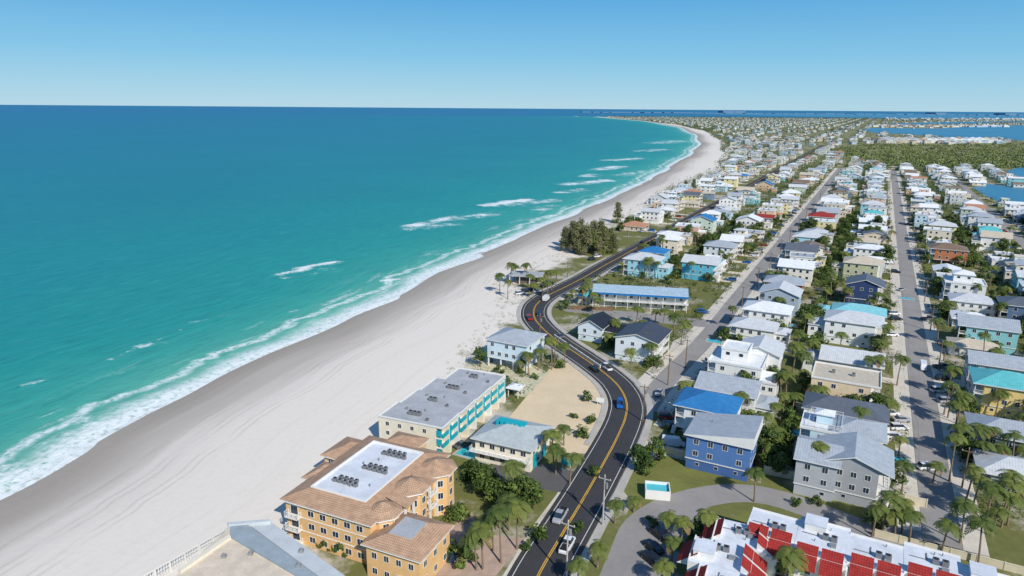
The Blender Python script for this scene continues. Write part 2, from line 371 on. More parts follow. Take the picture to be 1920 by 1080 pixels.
CUL=cat([P(*q) for q in [(1150,1120),(1178,1045),(1205,985),(1270,945),(1360,925),(1440,930),(1530,958),(1620,992),(1710,1012),(1790,1020)]])
ribbon('curved_drive',CUL,-3.6,3.6,.016,ASPH2)
for uc in (470,700,960):
    ribbon('cross_street',[Vector(UV2W(uc,v)) for v in range(-116,200,8)],-3,3,.018,ASPH2)
# ---------- windows
def framemesh():
    m=MB(); m.box(-.5,.5,-.05,0,.44,.5); m.box(-.5,.5,-.05,0,-.5,-.44); m.box(-.5,-.43,-.05,0,-.44,.44); m.box(.43,.5,-.05,0,-.44,.44); m.box(-.02,.02,-.045,0,-.44,.44); return m.mesh('window_frame',WHITE)
FRM=framemesh(); PAN=MB().box(-.43,.43,-.025,-.005,-.44,.44).mesh('window_pane',GLASS)
m=MB(); m.box(-.5,.5,-.04,0,-.5,.5,0); m.box(-.42,.42,-.06,-.04,-.42,.42,1); WIN1=m.mesh('window_simple',[WHITE,GLASS])
ROTS={'-y':0,'+x':math.pi/2,'+y':math.pi,'-x':-math.pi/2}
def window(root,x,y,z,f,w=1.3,h=1.4,lod=2):
    if lod>=2:
        o=put('window',FRM,root,(x,y,z),ROTS[f],(w,1,h)); put('pane',PAN,o)
    else: o=put('window',WIN1,root,(x,y,z),ROTS[f],(w,1,h))
    return o
def winrow(root,x0,x1,y0,y1,z,f,n_,w=1.3,h=1.4,lod=2,skip=.1):
    for i in range(n_):
        if R()<skip: continue
        t=(i+.5)/n_
        x={'-y':x0+t*(x1-x0),'+y':x0+t*(x1-x0),'+x':x1,'-x':x0}[f]; y={'-y':y0,'+y':y1,'+x':y0+t*(y1-y0),'-x':y0+t*(y1-y0)}[f]
        window(root,x,y,z,f,w,h,lod)
def railing(m,x0,x1,y0,y1,z,sides,step=1.3):
    for sd in sides:
        if sd in('-y','+y'):
            y=y0 if sd=='-y' else y1; m.box(x0,x1,y-.04,y+.04,z+.95,z+1.03); m.box(x0,x1,y-.02,y+.02,z+.5,z+.55); m.box(x0,x1,y-.02,y+.02,z+.2,z+.25)
            k=max(1,int((x1-x0)/step))
            for i in range(k+1): x=x0+(x1-x0)*i/k; m.box(x-.04,x+.04,y-.04,y+.04,z,z+.95)
        else:
            x=x0 if sd=='-x' else x1; m.box(x-.04,x+.04,y0,y1,z+.95,z+1.03); m.box(x-.02,x+.02,y0,y1,z+.5,z+.55); m.box(x-.02,x+.02,y0,y1,z+.2,z+.25)
            k=max(1,int((y1-y0)/step))
            for i in range(k+1): y=y0+(y1-y0)*i/k; m.box(x-.04,x+.04,y-.04,y+.04,z,z+.95)
def slope(m,pts,mi=0):
    a=Vector(pts[0]);e=(Vector(pts[1])-a).normalized(); nrm=e.cross(Vector(pts[2])-Vector(pts[1])).normalized(); g=nrm.cross(e)
    m.face(pts,mi,[((Vector(p)-a).dot(e),(Vector(p)-a).dot(g)) for p in pts])
def roof(root,typ,x0,x1,y0,y1,z,mt,pitch=.36,ov=.6,fasc=WHITE,name='roof'):
    X0,X1,Y0,Y1=x0-ov,x1+ov,y0-ov,y1+ov; W=X1-X0; D=Y1-Y0; m=MB(); T=.22; zt=z+.03
    if typ=='hip':
        if D>=W: h=W/2*pitch; a=((X0+X1)/2,Y0+W/2,zt+T+h); b=((X0+X1)/2,Y1-W/2,zt+T+h)
        else: h=D/2*pitch; a=(X0+D/2,(Y0+Y1)/2,zt+T+h); b=(X1-D/2,(Y0+Y1)/2,zt+T+h)
        q=[(X0,Y0,zt+T),(X1,Y0,zt+T),(X1,Y1,zt+T),(X0,Y1,zt+T)]
        if D>=W: slope(m,[q[0],q[1],a]); slope(m,[q[1],q[2],b,a]); slope(m,[q[2],q[3],b]); slope(m,[q[3],q[0],a,b])
        else: slope(m,[q[0],q[1],b,a]); slope(m,[q[1],q[2],b]); slope(m,[q[2],q[3],a,b]); slope(m,[q[3],q[0],a])
        m.box(X0,X1,Y0,Y1,zt,zt+T-.003,1)
    elif typ in('gabley','gablex'):
        if typ=='gabley':
            h=W/2*pitch; cx=(X0+X1)/2
            for s0,s1,zz in ((X0,cx,0),(X1,cx,0)):
                A=[(s0,Y0,zt+T),(s0,Y1,zt+T),(s1,Y1,zt+T+h),(s1,Y0,zt+T+h)]
                if s0>s1: pass
                else: A=[A[1],A[0],A[3],A[2]]
                slope(m,A); B=[(p[0],p[1],p[2]-T) for p in A]; m.face(B[::-1],1)
                for i in range(4): j=(i+1)%4; m.face([B[i],B[j],A[j],A[i]],1)
        else:
            h=D/2*pitch; cy=(Y0+Y1)/2
            for s0,s1 in ((Y0,cy),(Y1,cy)):
                A=[(X0,s0,zt+T),(X1,s0,zt+T),(X1,s1,zt+T+h),(X0,s1,zt+T+h)]
                if s0>s1: A=[A[1],A[0],A[3],A[2]]
                slope(m,A); B=[(p[0],p[1],p[2]-T) for p in A]; m.face(B[::-1],1)
                for i in range(4): j=(i+1)%4; m.face([B[i],B[j],A[j],A[i]],1)
    elif typ=='shed':
        h=W*.16; A=[(X0,Y1,zt+T),(X0,Y0,zt+T),(X1,Y0,zt+T+h),(X1,Y1,zt+T+h)]; slope(m,A)
        m.face([(X0,Y0,zt),(X1,Y0,zt),(X1,Y0,zt+T+h),(X0,Y0,zt+T)],1); m.face([(X1,Y1,zt),(X0,Y1,zt),(X0,Y1,zt+T),(X1,Y1,zt+T+h)],1)
        m.face([(X1,Y0,zt),(X1,Y1,zt),(X1,Y1,zt+T+h),(X1,Y0,zt+T+h)],1); m.face([(X0,Y1,zt),(X0,Y0,zt),(X0,Y0,zt+T),(X0,Y1,zt+T)],1)
        m.face([(X0,Y0,zt),(X0,Y1,zt),(X1,Y1,zt),(X1,Y0,zt)],1)
    else:
        ov=.15; X0,X1,Y0,Y1=x0-ov,x1+ov,y0-ov,y1+ov
        m.box(X0,X1,Y0,Y1,zt,zt+.2,0); 
        for q in ((X0,X1,Y0,Y0+.25),(X0,X1,Y1-.25,Y1),(X0,X0+.25,Y0+.25,Y1-.25),(X1-.25,X1,Y0+.25,Y1-.25)): m.box(q[0],q[1],q[2],q[3],zt+.203,zt+.6,1)
    o=m.build(name,[mt,fasc],root); return o
ACG=mat('ac_grey',c(118,120,122),.5,.1)
def acunit(root,x,y,z,s=1.0):
    m=MB(); m.box(-.45*s,.45*s,-.45*s,.45*s,.1,.85*s,0); m.tube([(0,0,.85*s),(0,0,.93*s)],.34*s,10,1); m.box(-.5*s,.5*s,-.08,.08,0,.1,1)
    return m.build('air_conditioner',[ACG,BLACK],root,(x,y,z))
HOUSES=[]; HN=0
def house(x,y,w,d,fl,wc,rm,rt='hip',base='garage',lod=2,rot=-TH,face=1,label='',phrase=None,group=None,wing=0,bz=2.6,gmat=None,cat_='house',deck=True,name='house',nwin=None,rtop=False,pitch=.36,upper=False):
    root=thing(name,x,y,rot,label,cat_,group,phrase=phrase); HOUSES.append((x,y,max(w,d)/2))
    x0,x1,y0,y1=-w/2,w/2,-d/2,d/2; z0=bz; zt=z0+fl*2.85
    bd=2.2 if deck else 0   # balcony depth on street side
    wx0,wx1=(x0,x1-bd) if face>0 else (x0+bd,x1)
    wm=wc if not isinstance(wc,tuple) else mat('painted_siding',wc,.7,.09,.5)
    m=MB(); m.box(wx0,wx1,y0,y1,z0,zt)
    def gab(m,a0,a1,b0,b1,z,t):
        if t=='gabley':
            cx=(a0+a1)/2; h=(a1-a0)/2*pitch
            m.face([(a0,b0,z),(a1,b0,z),(cx,b0,z+h)]); m.face([(a1,b1,z),(a0,b1,z),(cx,b1,z+h)])
        if t=='gablex':
            cy=(b0+b1)/2; h=(b1-b0)/2*pitch
            m.face([(a1,b0,z),(a1,b1,z),(a1,cy,z+h)]); m.face([(a0,b1,z),(a0,b0,z),(a0,cy,z+h)])
    gab(m,x0+.05,x1-.05,y0,y1,zt,rt)
    m.build('wall',wm,root)
    rf=roof(root,rt,x0,x1,y0,y1,zt,rm,pitch)
    if upper:
        a0,a1,b0,b1=x0+w*.2,x1-w*.3,y0+d*.25,y1-d*.2
        MB().box(a0,a1,b0,b1,zt+.3,zt+3.4).build('upper_wall',wm,root); roof(root,random.choice(['hip','flat']),a0,a1,b0,b1,zt+3.4,rm,pitch,.5,name='upper_roof')
        winrow(root,a0,a1,b0,b1,zt+2.3,'-y',2,1.3,1.1,1,0)
    if lod>=1: MB().box(wx0-.05,wx1+.05,y0-.05,y1+.05,z0-.12,z0+.12).build('trim_band',WHITE,root)
    if base=='garage':
        MB().box(wx0+.15,wx1-.15,y0+.15,y1-.15,0,z0-.12).build('ground_floor',gmat or wm,root)
        if lod>=1:
            for k in range(2):
                gy=y0+d*(.28+.44*k); gx=(wx1-.15) if face>0 else (wx0+.15)
                m=MB(); m.box(-.03,.03,-1.4,1.4,0,2.15,0)
                for zz in (.5,1.05,1.6): m.box(-.04,.04,-1.38,1.38,zz,zz+.03,1)
                m.build('garage_door',[WHITE,BLACK] if R()<.7 else [DARKV,BLACK],root,(gx,gy,.02))
    else:
        MB().box(wx0+w*.3,wx1-w*.12,y0+d*.35,y1-.6,0,z0-.12).build('ground_floor',gmat or wm,root)
        pm=MB().box(-.18,.18,-.18,.18,0,z0-.12).mesh('pier',WHITE)
        for i in range(4):
            for yy in ((y0+.3,y1-.3) if lod>=1 else (y0+.3,)): put('pier',pm,root,(x0+.3+(w-.6)*i/3,yy,0))
    if deck:
        a0,a1=(wx1,x1) if face>0 else (x0,wx0); f='+x' if face>0 else '-x'
        for k in range(fl):
            z=z0+k*2.85; b=MB().box(a0,a1,y0,y1,z-.12,z+.06).build('balcony',WHITE,root)
            if lod>=1:
                m=MB(); railing(m,a0+(.06),a1-.06,y0+.06,y1-.06,z+.06,[f,'-y','+y'],1.3 if lod>1 else 2.6); m.build('railing',WHITE,b)
                put('balcony_door',WIN1,root,(wx1 if face>0 else wx0,(y0+y1)/2,z+1.15),ROTS[f],(2.4,1,2.0))
        if lod>=1:
            px=x1-.12 if face>0 else x0+.12; pm=MB().box(-.09,.09,-.09,.09,0,zt).mesh('post',WHITE)
            for i in range(3): put('post',pm,root,(px,y0+.12+(d-.24)*i/2,0))
    kx=nwin or max(2,int((wx1-wx0)/3.2)); ky=max(2,int(d/3.4))
    if lod==0: kx=2;ky=2
    for k in range(fl):
        z=z0+k*2.85+1.55
        winrow(root,wx0+.6,wx1-.6,y0,y1,z,'-y',kx,1.25 if lod else 1.6,1.35,lod,.15)
        if lod>=1 or k==fl-1:
            if face>0: winrow(root,wx0,wx1,y0+.5,y1-.5,z,'-x',ky,1.2,1.3,min(lod,1),.3)
            if face<0 or not deck: winrow(root,wx0,wx1,y0+.5,y1-.5,z,'+x',ky,1.2,1.3,min(lod,1),.2)
            if face>0 and deck and lod>=1:
                window(root,wx1,y0+d*.18,z,'+x',1.2,1.3,1); window(root,wx1,y0+d*.82,z,'+x',1.2,1.3,1)
            if face<0 and deck and lod>=1:
                window(root,wx0,y0+d*.18,z,'-x',1.2,1.3,1); window(root,wx0,y0+d*.82,z,'-x',1.2,1.3,1)
    if base=='garage' and lod>=2: winrow(root,wx0+.6,wx1-.6,y0+.15,y1,1.5,'-y',max(2,kx-1),.9,.8,1,.3)
    if wing:
        a0,a1=(x0-w*.3,x0) if face>0 else (x1,x1+w*.3)
        b0,b1=y0+d*.12,y1-d*.2; wz=zt-(2.85 if fl>1 else 1.0)
        if wing==2: b0,b1=y0-2.5,y0+d*.45
        MB().box(a0,a1,b0,b1,0,wz).build('wing_wall',wm,root)
        roof(root,'flat' if wing==2 else ('hip' if rt!='flat' else 'flat'),a0,a1,b0,b1,wz,rm,pitch,.4,name='wing_roof')
        if lod>=1: winrow(root,a0+.3,a1-.3,b0,b1,wz-1.4,'-y',1 if a1-a0<4 else 2,1.2,1.3,lod,0)
    if lod>=2 and deck and R()<.8:
        m=MB(); ns=12
        sx0,sx1=(x1,x1+1.1) if face>0 else (x0-1.1,x0)
        for i in range(ns): m.box(sx0,sx1,y0+1+i*.3,y0+1.32+i*.3,z0*(i)/ns,z0*(i+1)/ns)
        m.build('staircase',WHITE,root)
    if rt=='flat':
        for k in range(2): acunit(rf,x0+w*(.3+.3*k),y0+d*.5,zt+.24)
    elif lod>=1:
        ax=x1+.8 if face<0 else x0-.8
        if not wing: acunit(root,ax,y0+d*.3,.02)
        m=MB(); m.tube([(0,0,0),(0,0,.8)],.12,6); m.build('vent_pipe',STEEL,rf,(x0+w*.3,y0+d*.6,zt+.9))
    if rtop:
        m=MB(); m.box(x0+w*.3,x0+w*.65,y0+d*.4,y0+d*.7,zt+.3,zt+2.6); m.build('roof_cupola',wm,root)
        roof(root,'hip',x0+w*.3,x0+w*.65,y0+d*.4,y0+d*.7,zt+2.6,rm,pitch,.4,name='cupola_roof')
        m=MB(); railing(m,x0+w*.15,x0+w*.85,y0+.6,y1-.6,zt+.9,['-x','+x','-y','+y']); m.build('roof_deck_railing',WHITE,root)
    return root
RC={'grey':c(158,165,172),'light grey':c(190,193,195),'white':c(216,218,219),'dark grey':c(92,98,108),'royal blue':c(48,114,168),'teal':c(94,176,178),'red':c(150,58,54),'terracotta':c(180,132,106),'tan':c(190,178,158),'black':c(38,40,48),'aqua':c(126,188,196),'brown':c(124,104,86)}
def RM(k): return roofmat(RC[k],.55,k in('terracotta','red'),k.replace(' ','_')+'_roofing')
def PH(px,py,z,*a,**k):
    x,y=P(px,py,z); return house(x,y,*a,**k)
PH(968,632,8.9,14,13,2,c(196,214,224),RM('grey'),'hip','piers',2,face=1,label='pale blue beach house on white stilts with grey hip roof beside the road bend',phrase='the stilted pale blue beach house',deck=False,nwin=5,bz=3.2)
PH(1357,806,8.5,14,12,2,c(82,118,170),RM('grey'),'shed','garage',2,face=-1,label='bright blue three-storey house with a sloping grey metal roof',phrase='the bright blue house',gmat=mat('navy_base',c(70,102,152),.7,.1),deck=False,nwin=4)
PH(1330,752,8.5,14,12,2,c(222,224,222),RM('royal blue'),'hip','garage',2,face=-1,label='white house with a royal blue metal roof behind the bright blue house',phrase='the white house with royal blue roof',nwin=3)
PH(1368,722,8.3,15,12,2,c(210,212,208),RM('grey'),'gablex','garage',2,face=-1,label='white house with grey gable roof just above the royal blue roof',phrase='the white gabled house on the lane',wing=1)
PH(1385,672,8.3,15,14,2,c(224,224,220),RM('white'),'flat','garage',2,face=-1,label='large white house with flat white roof terrace beside the middle lane',phrase='the large flat-roofed white house',wing=2,upper=True)
PH(1428,652,8.5,12,12,2,c(220,222,220),RM('light grey'),'gabley','garage',2,face=-1,label='white house with grey gable roof joined behind the flat-roofed white house',phrase='the white house behind the roof terrace')
PH(1415,606,6,15,11,1,c(222,222,216),RM('light grey'),'hip','garage',2,face=-1,label='low white house with pale grey hip roof beside the middle lane',phrase='the low white hip-roofed house',wing=1)
PH(1440,578,8.2,16,12,2,c(222,222,218),RM('white'),'hip','piers',2,face=-1,label='white house with a white metal hip roof and pier-raised ground level',phrase='the white-roofed house on piers')
PH(1464,547,8.2,15,13,2,c(160,174,186),RM('light grey'),'gabley','garage',2,face=-1,label='slate blue house with grey gable roof on the middle lane',phrase='the slate blue gabled house')
PH(1472,522,6.5,16,12,1,c(140,60,56),RM('grey'),'hip','garage',1,face=-1,label='dark red house with grey hip roof on the middle lane',phrase='the dark red house')
PH(1494,498,8.2,15,13,2,c(222,216,204),RM('white'),'gablex','garage',1,face=-1,label='cream house with white gable roof and red-brown balcony',phrase='the cream white-roofed house')
PH(1540,408,7,16,15,2,c(210,216,218),RM('red'),'hip','garage',1,face=-1,label='white house with a bright red tiled hip roof',phrase='the red-tiled white house')
PH(1515,446,7,15,13,2,c(164,204,218),RM('light grey'),'hip','garage',1,face=-1,label='light blue house with pale grey hip roof in the middle row',phrase='the light blue middle-row house')
PH(1600,868,6.6,14,12,2,c(158,160,162),RM('grey'),'gabley','garage',2,face=1,label='grey townhouse with grey metal roof and white balconies, nearest the cream wall',phrase='the grey townhouse by the cream wall',bz=2.4,nwin=4)
PH(1536,846,8.5,8,11,2,c(172,175,178),RM('grey'),'gablex','garage',2,face=-1,label='narrow grey house half with steep gable left of the grey townhouse',phrase='the narrow grey house half',deck=False)
PH(1548,790,9,10,10,2,c(188,212,222),RM('white'),'flat','garage',2,face=-1,label='pale blue house with white rooftop deck and railings',phrase='the pale blue roof-deck house',rtop=True)
PH(1608,806,8,11,10,2,c(132,180,198),RM('grey'),'hip','garage',2,face=1,label='sky blue house with grey hip roof right of the rooftop deck',phrase='the sky blue house by the roof deck')
PH(1585,764,5.4,19,11,1,c(160,160,158),RM('dark grey'),'hip','garage',2,face=1,label='low house with wide dark grey hip roof behind the roof-deck house',phrase='the low dark-roofed house')
PH(1588,700,9,17,13,2,c(216,196,164),RM('tan'),'flat','piers',2,face=1,label='unfinished tan house with open frames and plywood roof edge',phrase='the unfinished tan house',gmat=mat('block_work',c(170,160,146),.9,.2),nwin=4)
PH(1598,664,6.5,17,13,1,c(210,212,208),RM('light grey'),'gablex','garage',2,face=1,label='white house with grey cross gable beyond the unfinished tan house',phrase='the grey cross-gabled house',wing=1)
PH(1602,597,8.4,18,13,2,c(222,224,222),RM('light grey'),'hip','garage',2,face=1,label='wide white house with pale grey hip roof on the right lane',phrase='the wide white hip-roofed house',wing=1)
PH(1612,570,8,18,12,1,c(150,194,194),RM('aqua'),'hip','garage',2,face=1,label='aqua house with aqua metal roof behind the wide white house',phrase='the aqua-roofed house',wing=1)
PH(1623,530,8.5,14,13,2,c(46,66,104),RM('dark grey'),'gabley','garage',2,face=1,label='navy blue house with dark gable roof and white trim',phrase='the navy blue house')
PH(1620,490,8.5,17,13,2,c(176,178,146),RM('tan'),'hip','garage',1,face=1,label='sage green house with tan hip roof beyond the navy house',phrase='the sage green house',wing=1)
PH(1636,383,8,16,14,2,c(136,196,208),RM('light grey'),'hip','garage',1,face=1,label='turquoise house with pale roof in the row left of the right lane',phrase='the turquoise house up the right lane')
PH(1893,795,7,16,12,1,c(120,140,152),RM('grey'),'hip','garage',2,face=-1,label='blue-grey house with grey hip roof at the right edge',phrase='the blue-grey house at the right edge')
PH(1885,712,8.5,15,13,2,c(218,194,128),RM('teal'),'hip','garage',2,face=-1,label='yellow house with teal metal hip roof at the right edge',phrase='the yellow house with teal roof')
PH(1872,678,8.3,15,11,2,c(196,206,208),RM('grey'),'gablex','garage',2,face=-1,label='pale grey house with grey gable just beyond the yellow house',phrase='the pale grey gabled house')
PH(1850,607,8.4,17,13,2,c(130,186,190),RM('grey'),'gablex','garage',2,face=-1,label='teal-walled house with grey roof and white balconies right of the right lane',phrase='the teal-walled house')
PH(1826,638,5,14,9,1,c(206,206,198),RM('tan'),'hip','garage',2,face=-1,label='small beige cottage with tan roof in front of the teal-walled house',phrase='the small beige cottage',bz=.5,deck=False)
PH(1822,560,7,15,12,2,c(220,220,214),RM('light grey'),'hip','garage',2,face=-1,label='white two-storey house with grey roof near the road-side palms',phrase='the white house near roadside palms',bz=1)
PH(1808,528,8.2,15,13,2,c(222,222,220),RM('white'),'flat','garage',2,face=-1,label='white cube-like house with flat white roof right of the right lane',phrase='the white cube-like house',upper=True)
PH(1778,468,7.4,17,13,2,c(178,112,76),RM('brown'),'hip','piers',1,face=-1,label='rust orange house with brown hip roof beside the vacant grass lot',phrase='the rust orange house')
PH(1765,425,7,16,13,2,c(222,214,160),RM('light grey'),'hip','garage',1,face=-1,label='pale yellow house with light roof right of the right lane',phrase='the pale yellow house')
PH(1900,865,5,13,11,1,c(150,160,158),RM('light grey'),'hip','garage',2,face=-1,label='low grey-green house behind palms at the lower right edge',phrase='the low grey-green house',bz=.6)
PH(1915,570,8,14,12,2,c(86,110,140),RM('dark grey'),'hip','garage',1,face=-1,label='slate house with dark roof cut by the right edge',phrase='the slate house at the edge')
PH(1206,626,7.6,14,15,2,c(212,220,224),roofmat(c(66,70,80),.55,False,'dark_grey_roofing'),'gabley','garage',2,face=1,label='white house with dark grey gable roof where the lanes meet',phrase='the white dark-roofed house at the fork',bz=1.8,pitch=.28)
PH(1160,614,4.4,17,11,1,c(150,156,162),RM('black'),'gablex','garage',2,face=1,label='low grey house with black solar-panelled roof beside the bend',phrase='the low black-roofed house',bz=1.2,deck=False,pitch=.22)
PH(1118,602,6,9,12,1,c(206,218,224),RM('black'),'gabley','garage',2,face=-1,label='small pale blue cottage with black gable roof by the bend',phrase='the small black-roofed cottage',bz=2.4,deck=False,pitch=.5)
PH(1208,485,8,17,13,2,c(150,202,216),RM('light grey'),'hip','garage',2,face=-1,label='light turquoise house with pale roof beside the main road',phrase='the light turquoise roadside house',wing=1)
PH(1228,470,8.5,13,12,2,c(122,186,208),RM('royal blue'),'hip','garage',1,face=-1,label='turquoise house with royal blue roof beside the main road',phrase='the blue-roofed roadside house')
PH(1318,489,8.5,17,13,2,c(90,174,198),RM('light grey'),'gablex','garage',2,face=1,label='vivid turquoise three-storey house with pale roof above the hotel',phrase='the vivid turquoise house')
PH(1352,462,7.5,16,12,2,c(206,214,216),RM('grey'),'hip','garage',1,face=1,label='white house with grey hip roof beyond the vivid turquoise house',phrase='the white house past the turquoise one')
PH(1318,415,7,16,13,2,c(196,210,196),RM('royal blue'),'gabley','garage',1,face=-1,label='pale green house with royal blue roof on the main road',phrase='the pale green house')
PH(1405,415,7,15,14,2,c(226,222,220),RM('white'),'gabley','garage',1,face=1,label='tall white house with white gable on the middle lane',phrase='the tall white gabled house')
PH(1110,548,4.5,9,9,1,c(204,196,176),RM('teal'),'hip','garage',2,face=-1,label='small beige cottage with teal roof left of the hotel',phrase='the small teal-roofed cottage',bz=.5,deck=False)
PH(1255,380,6,20,20,2,c(216,176,144),RM('tan'),'flat','garage',1,face=1,label='peach flat-roofed beach motel beyond the pines',phrase='the peach beach motel',bz=.6)
PH(1190,420,4,16,14,1,c(206,190,170),RM('terracotta'),'hip','garage',1,face=1,label='low tan building with terracotta roof right of the pines',phrase='the low terracotta-roofed building',bz=.4)
PH(1215,398,5,16,16,1,c(196,206,200),RM('light grey'),'flat','garage',1,face=1,label='low pale flat-roofed building on the beach side of the main road',phrase='the low pale flat-roofed building',bz=.6)
PH(1297,362,6,16,18,2,c(130,188,192),RM('terracotta'),'hip','garage',1,face=1,label='teal beach house with terracotta roof past the peach motel',phrase='the teal terracotta-roofed beach house',bz=1)
# hotel
x,y=P(1200,546,6)
ht=house(x,y,38,10,2,mat('hotel_wall',c(208,208,198),.7,.08),roofmat(c(150,172,186),.6,False,'pale_metal_roof'),'gablex','garage',2,rot=math.radians(-11),face=1,label='long two-storey white hotel with pale roof edged in blue',phrase='the long white hotel',bz=.3,deck=False,nwin=11,cat_='hotel',name='hotel_building')
BLUEF=mat('blue_fascia',c(20,110,170),.5,.1)
MB().box(-19.8,19.8,-7.9,-5.7,5.9,6.15).build('blue_roof_edge',BLUEF,ht); MB().box(-19.6,19.6,-7.8,-5.002,3.05,3.2).build('balcony',WHITE,ht)
m=MB(); railing(m,-19.5,19.5,-7.7,-5.1,3.2,['-y']); m.build('railing',WHITE,ht)
for i in range(9): MB().box(-.1,.1,-.1,.1,0,5.9).build('post',WHITE,ht,(-19+i*4.75,-7.6,0))
# pavilion
x,y=P(987,514,4)
pv=thing('beach_pavilion',x,y,-.2,'open-sided beach pavilion with flat grey-white roof on the sand','pavilion',phrase='the beach pavilion')
HOUSES.append((x,y,8))
MB().box(-8,8,-5,5,3.8,4.3).build('roof',GMEMB,pv); MB().box(-4.5,5,-2.5,3.5,0,3.8).build('wall',mat('brown_wall',c(96,88,84)),pv)
for i in range(4):
    for j in (-4.4,4.4): MB().box(-.15,.15,-.15,.15,0,3.8).build('post',WHITE,pv,(-7.2+i*4.8,j,0))
# ================= condo with teal panels
x,y=P(829,806,7.6); rt=math.radians(-22)
cd=thing('condo_building',x,y,rt,'cream beachfront condo with stepped flat grey roof and teal balcony panels','condo building',phrase='the teal-panelled condo')
HOUSES.append((x-2,y+16,17))
UL=9.0
for k in range(4):
    ox=.3*k; x0,x1=-17.3+ox*2.2,ox; y0,y1=k*UL,(k+1)*UL-.01
    if k==3: x0+=1.8
    w=MB().box(x0,x1-1.6,y0,y1,0,7.6).build('wall',CREAM,cd)
    m=MB(); m.box(x0-.1,x1+.1,y0,y1,7.603,7.8,0)
    for q in ((x0-.1,x0+.15,y0,y1),(x1-.15,x1+.1,y0,y1)): m.box(*q,7.803,8.1,1)
    if k==0: m.box(x0+.15,x1-.15,y0,y0+.25,7.803,8.1,1)
    if k==3: m.box(x0+.15,x1-.15,y1-.25,y1,7.803,8.1,1)
    rf=m.build('roof',[GMEMB,WHITE],cd)
    for j in range(2 if k%2 else 3): acunit(rf,x0+6.5+1.15*j,y0+4.2,7.8,1.1)
    acunit(rf,x0+12,y0+2.5,7.8,.7)
    m=MB(); m.box(x0+4,x0+4.5,y0+6,y0+6.5,7.8,8.4); m.tube([(x0+9,y0+7,7.8),(x0+9,y0+7,8.5)],.15,8); m.build('roof_vent',STEEL,rf)
    for f,z in enumerate((2.6,5.1)):
        MB().box(x1-1.6,x1,y0,y1,z-.1,z+.1).build('balcony_slab',WHITE,cd)
        for yy in (.2,4.9): MB().box(x1-.12,x1+.12,y0+yy,y0+yy+3.0,z+.1,z+1.15).build('teal_panel',TEAL,cd)
        for yy in (1.7,6.2): put('balcony_door',WIN1,cd,(x1-1.6,y0+yy,z+1.15),ROTS['+x'],(2.4,1,2.0))
    for yy in (3.3,7.95): MB().box(x1-1.5,x1+.18,y0+yy,y0+yy+1.0,0,7.6).build('fin_wall',CREAM if yy<5 else WHITE,cd)
    for yy in (1.7,6.2): MB().box(x1-1.62,x1-1.55,y0+yy-1.2,y0+yy+1.2,.02,2.1).build('carport_shade_panel',DARKV,cd)  # solid dark panels painted as the shade inside the carports
    for yy in (3.5,8.1): MB().box(x1+.18,x1+.24,y0+yy-.1,y0+yy+.8,3.0,7.2).build('teal_shutter',TEAL,cd)
    for z in (1.5,4.0,6.4): winrow(cd,x0,x1,y0+.5,y1-.5,z,'-x',3,1.6,1.3,1,0)
for z in (1.5,4.0,6.4): winrow(cd,-16.5,-3,0,1,z,'-y',4,1.0,1.1,2,0)
for z in (1.5,4.2,6.4): MB().box(-1.55,-.1,-.06,0,z-.8,z+.8).build('teal_shutter',TEAL,cd)
# ================= office house with teal roof louvre
x,y=P(962,812,5.6)
of=thing('office_building',x,y,math.radians(-24),'cream two-storey building with grey hip roof and teal ridge louvre','building',phrase='the building with teal roof louvre')
HOUSES.append((x,y,9))
MB().box(-7,7,-6,6,0,5.6).build('wall',CREAM,of); rf=roof(of,'hip',-7,7,-6,6,5.6,roofmat(c(168,176,176),.5,False,'pale_shingle'),.3,.9)
m=MB(); 
m.box(-4.6,2.6,.5,2.6,6.8,7.8)
for i in range(6): m.box(-4.4+i*1.15,-3.7+i*1.15,-.3,.497,6.8,8.1)
m.build('teal_louvre',TEAL,rf)
m=MB(); m.box(-8,7.2,-7.5,-6.003,2.7,2.85); b=m.build('balcony',WHITE,of); m=MB(); railing(m,-7.8,7,-7.4,-6.1,2.85,['-y','+x','-x']); m.build('railing',WHITE,b)
for z in (1.4,4.2):
    winrow(of,-6.5,6.5,-6,6,z,'-y',5,1.4,1.3,2,0); winrow(of,-7,7,-5.5,5.5,z,'+x',4,1.4,1.3,2,0); winrow(of,-7,7,-5.5,5.5,z,'-x',3,1.2,1.3,1,0)
for yy in (-3.4,2.4): MB().box(7.06,7.14,yy-1.2,yy+1.2,.1,3.6).build('teal_shutter',TEAL,of)
# ================= orange condo
x,y=P(535,936,8.6); ROT=math.radians(-24)
oc=thing('condo_building',x,y,ROT,'large orange stucco beachfront condo with terracotta tile roof and white flat centre','condo building',phrase='the large orange condo')
HOUSES.append((x+15,y+8,16))
BX,BY,BZ=19.2,27,8.6
MB().box(0,BX,0,BY,0,BZ).build('wall',ORANGE,oc)
MB().box(-.08,BX+.08,-.08,BY+.08,2.85,3.05).build('trim_band',WHITE,oc); MB().box(-.08,BX+.08,-.08,BY+.08,5.65,5.8).build('trim_band',WHITE,oc)
m=MB(); o_=.8; I=3.6; zt=BZ+.25; zr=BZ+1.7
O=[(-o_,-o_),(BX+o_,-o_),(BX+o_,BY+o_),(-o_,BY+o_)]; N_=[(I,I),(BX-I,I),(BX-I,BY-I),(I,BY-I)]
for i in range(4):
    j=(i+1)%4; slope(m,[(O[i][0],O[i][1],zt),(O[j][0],O[j][1],zt),(N_[j][0],N_[j][1],zr),(N_[i][0],N_[i][1],zr)])
m.box(-o_,BX+o_,-o_,BY+o_,BZ+.01,zt-.004,1)
m.build('tile_roof',[TANTILE,WHITE],oc)
fr=MB(); fr.box(I-.1,BX-I+.1,I-.1,BY-I+.1,zr-.6,zr-.25,0)
